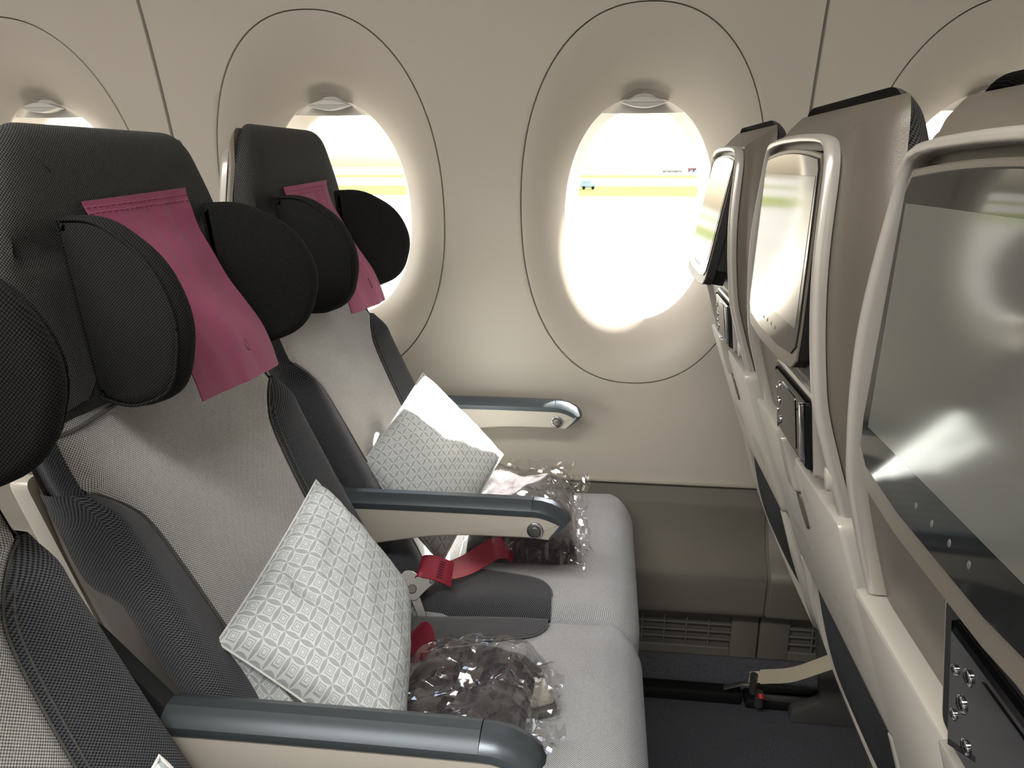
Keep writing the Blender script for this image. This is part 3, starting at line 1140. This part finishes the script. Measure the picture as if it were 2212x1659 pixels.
    def pk(a, b):                                          # net bulging rearwards
        y = (2 * a - 1) * 0.165
        z = 0.655 - 0.215 * b
        bul = 0.026 * sin(pi * min(1, b * 1.1)) ** 0.7 * (1 - (2 * a - 1) ** 4) + 0.006
        return (rear(z) - bul, y, z, y, z)
    m.grid(pk, 20, 16)
    pn = m.obj('literature_pocket', 'net', root)
    for ii in range(30):
        b = 0.03 + 0.94 * ii / 29
        M().tube([(lambda p: (p[0] - 0.0015, p[1], p[2]))(pk(a / 16, b)) for a in range(17)], 0.0020, 5).obj('net_rib', 'gap2', pn)
    fp = [(0.178, 0.668), (0.186, 0.60), (0.184, 0.53), (0.165, 0.470), (0.12, 0.432), (0.04, 0.420), (-0.04, 0.420), (-0.12, 0.432), (-0.165, 0.470), (-0.184, 0.53), (-0.186, 0.60), (-0.178, 0.668)]
    pf = spline([(rear(p[1]) - 0.008 - 0.012 * sin(pi * min(1, max(0, (0.668 - p[1]) / 0.25))), p[0], p[1]) for p in fp], 60)
    M().tube(pf, 0.011, 8).obj('pocket_frame', 'tray', pn)
    return root


seat = make_seat()
SEATS = {}
names = {
    'window': 'charcoal woven seat beside the wall under the window, nearest the sunlit pillow',
    'middle': 'charcoal woven middle seat holding a patterned pillow, between two armrests',
    'aisle': 'charcoal woven seat cut off by the left edge, nearest the camera',
}
seat.location.y = YC['middle']
tag(seat, names['middle'], 'airline seat', 'row of seats facing right')
SEATS['rear_middle'] = seat
for kk in ('window', 'aisle'):
    c = copy_tree(seat)
    c.location.y = YC[kk]
    c['label'] = names[kk]
    SEATS['rear_' + kk] = c
fn = {
    'window': 'grey-backed seat in front, farthest, its small screen tilted out by the window',
    'middle': 'grey-backed seat in front, middle one, screen flush and handset below it',
    'aisle': 'large grey-backed seat in front, cut off by the right edge',
}
for kk, dx in (('window', 0.803), ('middle', 0.800), ('aisle', 0.783)):
    c = copy_tree(seat)
    c.location = (-0.2 + dx, YC[kk] + (0.020 if kk == 'aisle' else 0), 0)
    c['label'] = fn[kk]
    c['group'] = 'seats in the row ahead'
    SEATS['front_' + kk] = c
for kk, sc_ in (('rear_middle', 0.925), ('rear_aisle', 0.925), ('front_aisle', 0.954)):   # these head sections sit a little lower
    for ch in SEATS[kk].children:
        nm_ = ch.name.split('.')[0]
        if nm_ in ('head_pad', 'back_shell', 'monitor_rim', 'monitor_well') or (nm_ == 'monitor' and kk == 'front_aisle'):
            z_ = ch.location.z
            ch.scale.z = sc_
            ch.location.z = 0.955 + (z_ - 0.955) * sc_
for ch in SEATS['front_window'].children:                  # its monitor hangs out at the bottom
    if ch.name.startswith('monitor') and not ch.name.startswith(('monitor_rim', 'monitor_well')):
        ch.rotation_euler = (0, radians(9), 0)


# ------------------------------------------------------------------ armrests (parts of the rear seats)
def armrest(y0, y1, parent, lab):
    side = round_poly([(-0.40, 0.684), (-0.375, 0.690), (-0.085, 0.688), (-0.049, 0.672), (-0.072, 0.640), (-0.10, 0.643), (-0.24, 0.641), (-0.36, 0.616), (-0.40, 0.62)],
                      [0.01, 0.02, 0.02, 0.006, 0.006, 0.01, 0.06, 0.01, 0.01], 5)
    arm = M().prism(side, y0 + 0.002, y1 - 0.002, 0.004, 3, 'y').obj('armrest', 'armside', parent)
    arm['label'] = lab

    def cap(x0, x1, tip):
        m = M()
        rs = []
        xs = [x0 + (x1 - x0) * i / 10 for i in range(11)] if not tip else None
        path = [(x, 0.7005 + 0.0015 * sin(pi * (x + 0.4) / 0.4), 0.0) for x in xs] if not tip else \
            [(-0.0985, 0.7015), (-0.085, 0.7005), (-0.070, 0.6965), (-0.055, 0.689), (-0.044, 0.6795), (-0.040, 0.671), (-0.046, 0.661), (-0.058, 0.650), (-0.070, 0.6415)]
        thk = [0.021] * 11 if not tip else [0.021, 0.021, 0.021, 0.020, 0.018, 0.015, 0.012, 0.009, 0.005]
        n = len(path)
        yc, hw = (y0 + y1) / 2, (y1 - y0) / 2
        for i in range(n):
            p = Vector((path[i][0], 0, path[i][1]))
            a = Vector((path[max(i - 1, 0)][0], 0, path[max(i - 1, 0)][1]))
            b = Vector((path[min(i + 1, n - 1)][0], 0, path[min(i + 1, n - 1)][1]))
            t = (b - a).normalized()
            nn = Vector((-t.z, 0, t.x))
            hh = hw * (1.0 if not tip else (1 - 0.10 * (i / (n - 1)) ** 2))
            th = thk[i]
            prof_ = [(-hh, -th), (-hh - 0.0012, -th * 0.75), (-hh - 0.0010, -th * 0.55), (-hh + 0.005, -th * 0.22), (-hh + 0.011, -0.0018), (-hh + 0.016, 0.0006), (hh - 0.016, 0.0006), (hh - 0.011, -0.0018), (hh - 0.005, -th * 0.22), (hh + 0.0010, -th * 0.55), (hh + 0.0012, -th * 0.75), (hh, -th)]
            rs.append([p + Vector((0, yc + q[0], 0)) + nn * q[1] for q in prof_])
        m.rings([list(reversed(r_)) for r_ in rs])
        return m
    cap(-0.405, -0.0995, False).obj('armrest_cap', 'armcap', arm, angle=25)
    cap(0, 0, True).obj('armrest_tip', 'armend', arm, angle=25)
    # recline button on the near face
    bx, bz = -0.094, 0.6585

    def disc(r, ya, yb, rr):
        return M().prism([(bx + r * cos(a), bz + r * sin(a)) for a in [2 * pi * i / 28 for i in range(28)]], ya, yb, rr, 3, 'y')
    disc(0.0130, y0 - 0.0022, y0 + 0.004, 0.0015).obj('button_ring', 'chrome', arm)
    disc(0.0100, y0 - 0.0026, y0 + 0.004, 0.0008).obj('button_well', 'frame', arm)
    disc(0.0078, y0 - 0.0058, y0 + 0.004, 0.0016).obj('recline_button', 'steel', arm)
    # bracket going back between the seats
    br = round_poly([(-0.400, 0.700), (-0.430, 0.700), (-0.520, 0.84), (-0.500, 0.85), (-0.470, 0.85)], 0.01, 4)
    gs = round_poly([(-0.395, 0.690), (-0.395, 0.610), (-0.44, 0.55), (-0.49, 0.60), (-0.515, 0.70), (-0.505, 0.79), (-0.475, 0.78)], 0.02, 4)
    M().prism(gs, (y0 + y1) / 2 - 0.010, (y0 + y1) / 2 + 0.010, 0.003, 2, 'y').obj('pivot_cover', 'gap2', arm)
    return arm


armrest(1.594, 1.639, SEATS['rear_window'], 'armrest against the sidewall, lit beige side')
armrest(1.072, 1.117, SEATS['rear_window'], 'armrest between window and middle seats')
armrest(0.566, 0.610, SEATS['rear_middle'], 'armrest nearest the camera at bottom edge')


# ------------------------------------------------------------------ headrest covers
def headrest_cover(yc, lab, logo):
    x0 = fr(1.06)
    side = [(-0.524, 1.168), (-0.523, 1.160), (-0.518, 1.143), (-0.510, 1.122), (-0.494, 1.094), (-0.477, 1.062), (-0.457, 1.034), (-0.438, 1.006), (-0.426, 0.978), (-0.418, 0.952)]
    sp_ = spline([(a, 0, b) for a, b in side], 40)
    Lc = [0.0]
    for i in range(40):
        Lc.append(Lc[-1] + (sp_[i + 1] - sp_[i]).length)
    WD = 0.100

    def f(a, b, off=0.0):
        p = sp_[round(b * 40)]
        s_ = 2 * a - 1
        y = s_ * (WD - 0.004 * sin(pi * b))
        wr = 0.0035 * noise.noise(Vector((s_ * 2.2, b * 2.5, yc * 7))) + 0.002 * noise.noise(Vector((s_ * 6, b * 3, yc * 3)))
        x = p.x - 0.35 * y * y * (0.4 + b) + wr * ss(0.0, 0.25, b) + off
        z = p.z - 0.05 * (s_ * 0.1) * b + 0.004 * s_ * (1 - b)
        return (x, yc + y, z, y, Lc[round(b * 40)])
    m = M()
    m.grid(lambda a, b: f(a, b), 24, 40, flip=True)
    m.grid(lambda a, b: f(a, b, -0.0014), 24, 40)
    for (aa, bb_) in ((0, None), (1, None), (None, 0), (None, 1)):
        if aa is not None:
            m.grid(lambda a, b: f(aa, b, -0.0014 * a), 1, 40, flip=(aa == 1))
        else:
            m.grid(lambda a, b: f(a, bb_, -0.0014 * b), 24, 1, flip=(bb_ == 0))
    o = m.obj('headrest_cover', 'cloth', None, origin=(x0, yc, 1.06))
    tag(o, lab, 'headrest cover', 'magenta headrest cloths')
    for bb_ in (0.11, 0.16):
        m = M()
        q = 0
        while q < 46:
            m.tube([f((q + t_) / 48, bb_, 0.0010)[:3] for t_ in (0.0, 0.75, 1.5)], 0.0006, 5)
            q += 2.4
        m.obj('hem_stitching', 'stitch2', o)
    # small faded emblem near the bottom edge
    m = M()
    cx_, cb = 0.66, 0.84

    def e(u, v):
        p = f(cx_ + u / (2 * WD), cb - v / Lc[-1] if False else round((cb - v / Lc[-1]) * 40) / 40, 0.0006)
        return (p[0], p[1], p[2])

    def e2(u, v):
        b = cb - v / Lc[-1]
        i = min(int(b * 40), 39)
        p, q = f(cx_ + u / (2 * WD), i / 40, 0.0007), f(cx_ + u / (2 * WD), (i + 1) / 40, 0.0007)
        t = b * 40 - i
        return tuple(p[j] * (1 - t) + q[j] * t for j in range(3))
    if logo:
        m.tube([e2(0.0058 * cos(a), 0.0058 * sin(a)) for a in [2 * pi * i / 20 for i in range(20)]], 0.0006, 5, closed=True)
        for pts in ([(-0.002, -0.004), (-0.001, 0.0), (0.001, 0.003), (0.004, 0.0052)], [(0.001, -0.004), (0.0015, -0.001), (0.003, 0.001)], [(-0.003, 0.002), (-0.001, 0.001), (0.0, -0.002)]):
            m.tube([e2(*p) for p in pts], 0.0006, 5)
    else:
        m.tube([e2(*p) for p in [(-0.001, -0.008), (0.0015, -0.004), (0.0, 0.0), (0.0015, 0.005), (0.001, 0.009)]], 0.0012, 5)
    m.obj('emblem', 'logo', o)
    return o


k = N('rose_thread')
k.set(k.mix(k.noise(500, 1), lin((150, 66, 100)), lin((196, 120, 150))), 0.8)
MAT['stitch2'] = k.m
headrest_cover(YC['window'] - 0.010, 'magenta cloth over the headrest of the window seat, in front of the bright window', False)
headrest_cover(YC['middle'] - 0.005, 'magenta cloth over the headrest of the middle seat, shown whole with a hemmed top', True)
headrest_cover(YC['aisle'], 'magenta cloth cut off by the left edge of the picture', True)


# ------------------------------------------------------------------ pillows
def pillow(T, R, B, L, thick, lab, seed, folds=1.0, back=0.45):
    T, R, B, L = Vector(T), Vector(R), Vector(B), Vector(L)
    c = (T + R + B + L) / 4
    nrm = ((R - L).cross(T - B)).normalized()
    if nrm.dot(Vector((0, 0, 1.2)) - c) < 0:
        nrm = -nrm
    size = ((T - L).length + (T - R).length + (B - L).length + (B - R).length) / 4

    def f(a, b, sgn):
        # a: L->T side to B->R side ; b along
        p = (L * (1 - a) + B * a) * (1 - b) + (T * (1 - a) + R * a) * b
        ea, eb = 1 - abs(2 * a - 1) ** 2.2, 1 - abs(2 * b - 1) ** 2.2
        puff = max(0.0, ea * eb) ** 0.42
        # edges pull in between the corners
        pull = 0.030 * ((1 - eb) * ea * 1.0 + (1 - ea) * eb)
        p = p + (c - p) * pull
        q = Vector((a * 3.0 + seed, b * 3.0, sgn))
        rim = (1 - puff)
        wr = 0.006 * noise.noise(q * 1.3) + 0.006 * noise.noise(q * 3.1) * (0.3 + rim)
        wr += folds * 0.0065 * sin(24 * b + 5 * a + 6 * noise.noise(q)) * ss(0.45, 0.0, a) * ss(0, .15, b)
        d_ = (thick * puff + wr * puff) * (1.0 if sgn > 0 else back)
        return tuple(p + nrm * sgn * d_) + (a * size, b * size)
    m = M()
    m.grid(lambda a, b: f(a, b, 1), 44, 44)
    m.grid(lambda a, b: f(a, b, -1), 44, 44, flip=True)
    o = m.obj('pillow', 'pillow', None, origin=c, angle=80)
    tag(o, lab, 'pillow', 'small patterned pillows')
    # stitched rim round the four sides
    rim = [f(i / 30, 0, 1)[:3] for i in range(30)] + [f(1, i / 30, 1)[:3] for i in range(30)] + [f(1 - i / 30, 1, 1)[:3] for i in range(30)] + [f(0, 1 - i / 30, 1)[:3] for i in range(30)]
    M().tube(rim, 0.0016, 6, closed=True).obj('hem', 'hem', o)
    return o, f


pA, fA = pillow((-0.350, 1.43, 0.805), (-0.182, 1.36, 0.668), (-0.266, 1.176, 0.530), (-0.408, 1.205, 0.700), 0.050,
                'white patterned pillow on the window seat with a bright patch of sun', 1.0, 0.15, 1.2)
pB, fB = pillow((-0.352, 0.860, 0.818), (-0.236, 0.850, 0.672), (-0.196, 0.648, 0.580), (-0.395, 0.665, 0.713), 0.058,
                'white patterned pillow leaning in the middle seat, whole face showing', 4.0, 1.4)
# open end of the middle pillow's case, hanging behind it
pL, pBt = Vector((-0.395, 0.665, 0.713)), Vector((-0.230, 0.665, 0.580))


def flapf(a, b):
    p = pL.lerp(pBt, a)
    d_ = Vector((-0.045, -0.002, -0.055))
    p = p + d_ * b * sin(pi * min(1, a * 0.85 + 0.12)) + Vector((0.0, 0.010 * sin(a * 7), 0))
    return tuple(p) + (a * 0.22, b * 0.06)


m = M()
m.grid(flapf, 16, 8)
m.grid(lambda a, b: (lambda p: (p[0] - 0.001, p[1] + 0.0016, p[2], p[3], p[4]))(flapf(a, b)), 16, 8, flip=True)
m.obj('pillowcase_flap', 'pillow', pB)
# a third pillow on the aisle seat: only one corner reaches into the picture
pillow((-0.300, 0.415, 0.800), (-0.150, 0.40, 0.665), (-0.17, 0.22, 0.545), (-0.34, 0.22, 0.68), 0.045,
       'pillow on the aisle seat, only one white corner showing at bottom left', 9.0)


# ------------------------------------------------------------------ blankets in clear bags
def lump(cx_, cy_, sx, sy, z0, h, seed, rot, amp, n=40, pw=0.35, cre=0.0):
    """rounded lump sitting on the cushion; returns a function a, b -> point over top"""
    ca, sa = cos(rot), sin(rot)

    def f(a, b, off=0.0):
        u, v = 2 * a - 1, 2 * b - 1
        e_ = max(0.0, (1 - abs(u) ** 4) * (1 - abs(v) ** 4)) ** pw
        k1 = noise.noise(Vector((u * 1.6 + seed, v * 1.6, 0.3)))
        k2 = noise.noise(Vector((u * 4 + seed, v * 4, 1.3)))
        k3 = 1 - 2 * abs(noise.noise(Vector((u * 2.3 + seed, v * 2.3, 2.3))))
        k4 = 1 - 2 * abs(noise.noise(Vector((u * 5 + seed, v * 5, 5.3))))
        z = z0 + (h + off) * e_ * (1 + amp * k1 + 0.3 * amp * k2) + cre * (k3 + 0.5 * k4) * (0.4 + 0.6 * e_) * (e_ > 0.0)
        du = u * (1 + 0.06 * k2) * (sx + off)
        dv = v * (1 + 0.06 * k1) * (sy + off)
        return (cx_ + du * ca - dv * sa, cy_ + du * sa + dv * ca, max(z, z0), u * sx, v * sy)
    return f


def bag_set(cx_, cy_, sx, sy, z0, h, seed, rot, lab1, lab2, flaps):
    f = lump(cx_, cy_, sx, sy, z0, h, seed, rot, 0.28)
    m = M()
    m.grid(lambda a, b: f(a, b), 40, 40)
    m.grid(lambda a, b: (lambda p: (p[0], p[1], z0 + 0.0004, p[3], p[4]))(f(a, b)), 8, 8, flip=True)
    bl = m.obj('blanket', 'fleece', None, origin=(cx_, cy_, z0))
    tag(bl, lab1, 'blanket', 'folded blankets in clear bags')
    # fold lines of the blanket
    g = lump(cx_, cy_, sx, sy, z0, h, seed, rot, 0.28, cre=0.0085)
    m = M()
    m.grid(lambda a, b: g(a + 0.012 * noise.noise(Vector((a * 31, b * 29, seed))), b + 0.012 * noise.noise(Vector((a * 27, b * 33, seed + 5))), 0.009), 30, 30)
    bg = m.obj('plastic_bag', 'film', None, origin=(cx_, cy_, z0), angle=16)
    tag(bg, lab2, 'plastic bag', 'clear bags round the blankets')
    for q, (p0, p1, out, up) in enumerate(flaps):
        p0, p1, out = Vector(p0), Vector(p1), Vector(out)

        def ff(a, b):
            p = p0.lerp(p1, a) + out * b * (0.75 + 0.35 * noise.noise(Vector((a * 4, seed, q))))
            z = p.z + up * b * b + 0.012 * b * (1 - 2 * abs(noise.noise(Vector((a * 6 + q, b * 3, seed))))) + 0.006 * b * noise.noise(Vector((a * 15, b * 9, seed)))
            return (p.x, p.y, max(z, z0 + 0.001))
        m = M()
        m.grid(ff, 16, 7)
        m.obj('bag_flap', 'film', bg, angle=12)
    return bl, bg


ZC = 0.514
bag_set(-0.148, 1.375, 0.100, 0.150, ZC, 0.072, 3.0, 0.10,
        'grey fleece blanket in a clear bag beside the sunlit pillow', 'clear crinkled plastic bag on the window seat',
        [((-0.045, 1.25, 0.545), (-0.055, 1.50, 0.575), (0.045, 0.0, -0.005), 0.0),
         ((-0.20, 1.51, 0.57), (-0.06, 1.50, 0.57), (0.01, 0.045, 0.0), 0.012),
         ((-0.05, 1.215, 0.522), (-0.045, 1.27, 0.55), (0.045, -0.025, -0.01), 0.0)])
bag_set(-0.160, 0.815, 0.085, 0.110, ZC, 0.055, 8.0, -0.10,
        'grey fleece blanket in a clear bag between pillow and near armrest', 'clear crinkled plastic bag on the middle seat, right of the pillow',
        [((-0.075, 0.80, 0.535), (-0.085, 0.905, 0.545), (0.055, 0.0, -0.01), 0.006),
         ((-0.105, 0.69, 0.545), (-0.075, 0.80, 0.54), (0.060, -0.030, 0.0), 0.004),
         ((-0.17, 0.715, 0.535), (-0.09, 0.70, 0.54), (0.02, -0.05, 0.0), 0.010)])


# ------------------------------------------------------------------ seat belts
def belt(parent, pts, sides, width, hardware):
    path = spline(pts, 36)
    sd = spline(sides, 36)
    m = M()
    rs = []
    L = 0
    for i, p in enumerate(path):
        t = (path[min(i + 1, 36)] - path[max(i - 1, 0)]).normalized()
        s_ = sd[i] - t * sd[i].dot(t)
        s_.normalize()
        nn = t.cross(s_).normalized()
        rs.append((p, s_, nn))

    def f(a, b):
        p, s_, nn = rs[round(b * 36)]
        q = p + s_ * ((a - 0.5) * width) + nn * 0.0010
        return tuple(q) + (a * width, b * 0.2)
    m.grid(f, 4, 36)
    m.grid(lambda a, b: (lambda q, nn: (q[0] - nn.x * 0.002, q[1] - nn.y * 0.002, q[2] - nn.z * 0.002, q[3], q[4]))(f(a, b), rs[round(b * 36)][2]), 4, 36, flip=True)
    for aa in (0, 1):
        m.grid(lambda a, b: (lambda q, nn: (q[0] - nn.x * 0.002 * a, q[1] - nn.y * 0.002 * a, q[2] - nn.z * 0.002 * a, q[3], q[4]))(f(aa, b), rs[round(b * 36)][2]), 1, 36)
    o = m.obj('seat_belt', 'webbing', parent)
    if hardware:
        p, s_, nn = rs[0]
        for i in range(7):                                 # bar-tack stitches on the folded end
            p_, s2, n2 = rs[24]
            c_ = p_ + s2 * ((i - 3) * 0.0048) + n2 * (0.0014 if n2.z > 0 else -0.0024)
            t_ = (rs[27][0] - rs[21][0]).normalized()
            M().tube([c_ - t_ * 0.0045, c_ + t_ * 0.0045], 0.0009, 5).obj('bar_tack', 'stitch3', o)
    return o


k = N('dark_red_thread')
k.set(lin((84, 12, 30)), 0.7)
MAT['stitch3'] = k.m
ba = belt(SEATS['rear_window'], [(-0.297, 1.128, 0.540), (-0.290, 1.128, 0.551), (-0.278, 1.128, 0.553), (-0.262, 1.130, 0.549), (-0.248, 1.134, 0.541), (-0.240, 1.140, 0.533)],
          [(0.22, 0.80, 0.45), (0.20, 0.80, 0.45), (0.16, 0.8, 0.45), (0.12, 0.8, 0.45), (0.10, 0.8, 0.42), (0.10, 0.8, 0.4)], 0.044, True)
belt(SEATS['rear_window'], [(-0.262, 1.150, 0.533), (-0.240, 1.168, 0.528), (-0.218, 1.190, 0.529), (-0.196, 1.206, 0.538), (-0.176, 1.217, 0.546), (-0.158, 1.225, 0.543), (-0.146, 1.231, 0.530)],
     [(-0.3, 0.8, 0.3), (-0.5, 0.75, 0.35), (-0.5, 0.7, 0.45), (-0.45, 0.7, 0.55), (-0.3, 0.7, 0.65), (-0.15, 0.75, 0.6), (0.0, 0.8, 0.5)], 0.040, False)
# steel anchor plate with hook, rivet and second lug
pc = Vector((-0.299, 1.098, 0.527))
pu = Vector((0.80, 0.28, 0.53)).normalized()              # along the plate towards the webbing
pn_ = Vector((0.28, -0.80, 0.52)).normalized()             # plate faces the camera
pu = (pu - pn_ * pu.dot(pn_)).normalized()
pv_ = pn_.cross(pu)


def plate(outline, t0, t1, r=0.0006):
    outline = [(q[0] * 1.25, q[1] * 1.25) for q in outline]
    m_ = M()
    rs_ = [[pc + pu * q[0] + pv_ * q[1] + pn_ * t for q in inset(outline, i_)] for t, i_ in ((t0, r), (t0 + r, 0), (t1 - r, 0), (t1, r))]
    return m_.rings(rs_)


ol_ = round_poly([(-0.014, -0.006), (-0.004, -0.016), (0.012, -0.012), (0.030, -0.010), (0.031, -0.002), (0.018, 0.004), (0.014, 0.018), (0.006, 0.026), (-0.004, 0.024), (0.000, 0.012), (-0.012, 0.008)], 0.005, 4)
an = plate(ol_, 0, 0.003).obj('belt_anchor', 'steel', ba)
an['label'] = 'steel belt anchor plate'
plate([(0.006 * cos(a), 0.006 * sin(a)) for a in [2 * pi * i / 18 for i in range(18)]], 0.002, 0.0055, 0.001).obj('rivet', 'chrome', ba)
plate([(0.026 + 0.003 * cos(a), -0.006 + 0.003 * sin(a)) for a in [2 * pi * i / 14 for i in range(14)]], 0.002, 0.0048, 0.0008).obj('rivet', 'chrome', ba)
plate(round_poly([(-0.006, 0.002), (0.006, -0.002), (-0.004, -0.046), (-0.014, -0.044)], 0.003, 3), -0.003, 0.0, 0.0005).obj('anchor_strap', 'steel', ba)
bb2 = belt(SEATS['rear_middle'], [(-0.268, 0.985, 0.525), (-0.258, 0.975, 0.532), (-0.250, 0.965, 0.532), (-0.244, 0.945, 0.526), (-0.24, 0.92, 0.520)],
           [(0.7, 0.3, 0.5), (0.7, 0.3, 0.5), (0.75, 0.3, 0.4), (0.8, 0.3, 0.2), (0.8, 0.3, 0.1)], 0.036, False)
# pale buckle lying inside the bag's end on the middle seat
bk = M()
bo = Vector((-0.073, 0.850, 0.524))
bu, bv, bn = Vector((0.9, 0.42, 0.05)).normalized(), Vector((-0.42, 0.88, 0.25)).normalized(), Vector((0.05, -0.25, 0.95)).normalized()
bv = (bv - bu * bv.dot(bu)).normalized()
bn = bu.cross(bv)


def bplate(outline, t0, t1, r):
    return M().rings([[bo + bu * q[0] + bv * q[1] + bn * t for q in inset(outline, i_)] for t, i_ in ((t0, r), (t0 + r, 0), (t1 - r, 0), (t1 - r * 0.3, r * 0.3), (t1, r))])


bko = bplate(rrect(0, 0, 0.046, 0.052, 0.006), 0, 0.012, 0.003).obj('belt_buckle', 'steel', bb2)
bko['label'] = 'steel lift-latch buckle under the clear film'
bplate(rrect(0.004, 0.002, 0.034, 0.040, 0.005), 0.011, 0.0165, 0.002).obj('buckle_latch', 'trim', bb2)

# ------------------------------------------------------------------ rail fitting and tether on the floor by the wall
tr0 = tag(empty('seat_track', (0.46, 1.57, 0.0)), 'dark metal seat track cover along the floor, right of the tether', 'seat track')
M().box(0.352, 0.575, 1.545, 1.592, 0.0, 0.022, 0.004).obj('track_base', 'dark', tr0)
M().box(0.372, 0.570, 1.548, 1.555, 0.0215, 0.036, 0.002).obj('track_lip', 'frame', tr0)
M().box(0.372, 0.570, 1.580, 1.587, 0.0215, 0.040, 0.002).obj('track_lip', 'frame', tr0)
te = tag(empty('tether_strap', (0.37, 1.55, 0.04)), 'beige tether strap with steel hook running to the floor beside the wall', 'strap')
M().ribbon(spline([(0.372, 1.520, 0.105), (0.385, 1.50, 0.122), (0.420, 1.44, 0.175), (0.470, 1.36, 0.270), (0.515, 1.30, 0.345)], 24), (0.25, 0.3, 0.92), 0.030, 0.0018).obj('strap', 'strap', te)
M().ribbon(spline([(0.372, 1.520, 0.105), (0.360, 1.528, 0.097), (0.354, 1.533, 0.092), (0.362, 1.538, 0.084)], 16), (0.25, 0.3, 0.92), 0.024, 0.003).obj('strap_loop', 'strap', te)
M().tube([(0.358, 1.520, 0.110), (0.360, 1.524, 0.060)], 0.0085, 12).obj('hook_swivel', 'steel', te)
M().tube(spline([(0.352, 1.525, 0.082), (0.335, 1.530, 0.076), (0.318, 1.535, 0.066), (0.300, 1.540, 0.056)], 12), [0.008] * 6 + [0.009] * 7, 8, flat=0.45).obj('hook_lever', 'steel', te)
M().tube([(0.372, 1.520, 0.066), (0.374, 1.520, 0.030)], 0.010, 12).obj('hook_stud', 'steel', te)
M().tube([(0.3745, 1.508, 0.070), (0.3745, 1.502, 0.062)], 0.0075, 12).obj('release_button', 'red', te)

# ------------------------------------------------------------------ outside: apron, grass, far buildings
GZ0 = -4.2
gp = M().prism([(-900, 6), (900, 6), (900, 1500), (-900, 1500)], GZ0 - 0.2, GZ0, 0, 1, 'z').obj('apron', 'apron')
tag(gp, kind='structure')
for i, (y0, y1, x0, x1) in enumerate(((142, 205, -300, 300), (330, 420, -300, 400))):
    g = M().grid(lambda a, b: (x0 + (x1 - x0) * a, y0 + (y1 - y0) * b + 4 * noise.noise(Vector((a * 9, b, i))), GZ0 + 0.04 + 0.10 * (noise.noise(Vector((a * 40, b * 9, i)))) ** 2), 60, 12)
    tag(g.obj('grass_strip', 'grass'), kind='stuff')


def shed(name, x0, x1, y0, y1, h, mat, lab, cat):
    o = tag(empty(name, ((x0 + x1) / 2, (y0 + y1) / 2, GZ0)), lab, cat)
    M().prism([(x0, y0), (x1, y0), (x1, y1), (x0, y1)], GZ0, GZ0 + h, 0, 1, 'z').obj('wall', mat, o)
    M().prism([(y0 - 1, GZ0 + h), (y1 + 1, GZ0 + h), ((y0 + y1) / 2, GZ0 + h * 1.25)], x0 - 1, x1 + 1, 0, 1, 'x').obj('roof', mat, o)
    for q in range(3):
        xx = x0 + (x1 - x0) * (q + 0.5) / 3
        M().prism([(xx - 1.5, y0 - 0.15), (xx + 1.5, y0 - 0.15), (xx + 1.5, y0), (xx - 1.5, y0)], GZ0, GZ0 + h * 0.6, 0, 1, 'z').obj('door', 'white', o)
    return o


shed('hangar', 62, 69, 620, 640, 2.6, 'redroof', 'small red shed on the horizon, right side of the clear window', 'shed')
shed('hangar', 38, 50, 560, 575, 1.4, 'yellow', 'low yellowish shed on the horizon, left of the red one', 'shed')
vt = tag(empty('service_van', (-4.0, 176, GZ0)), 'tiny white van parked on the grass, seen through the clear window', 'van')
M().box(-6.0, -2.6, 175, 176.8, GZ0 + 0.5, GZ0 + 1.5, 0.2).obj('body', 'white', vt)
M().box(-5.9, -3.6, 175.1, 176.7, GZ0 + 1.45, GZ0 + 2.2, 0.2).obj('cab', 'white', vt)
for wx_ in (-5.3, -3.3):
    for wy in (175.0, 176.6):
        M().prism([(wx_ + 0.36 * cos(a), GZ0 + 0.46 + 0.36 * sin(a)) for a in [2 * pi * i / 16 for i in range(16)]], wy, wy + 0.2, 0.03, 2, 'y').obj('wheel', 'dark', vt)
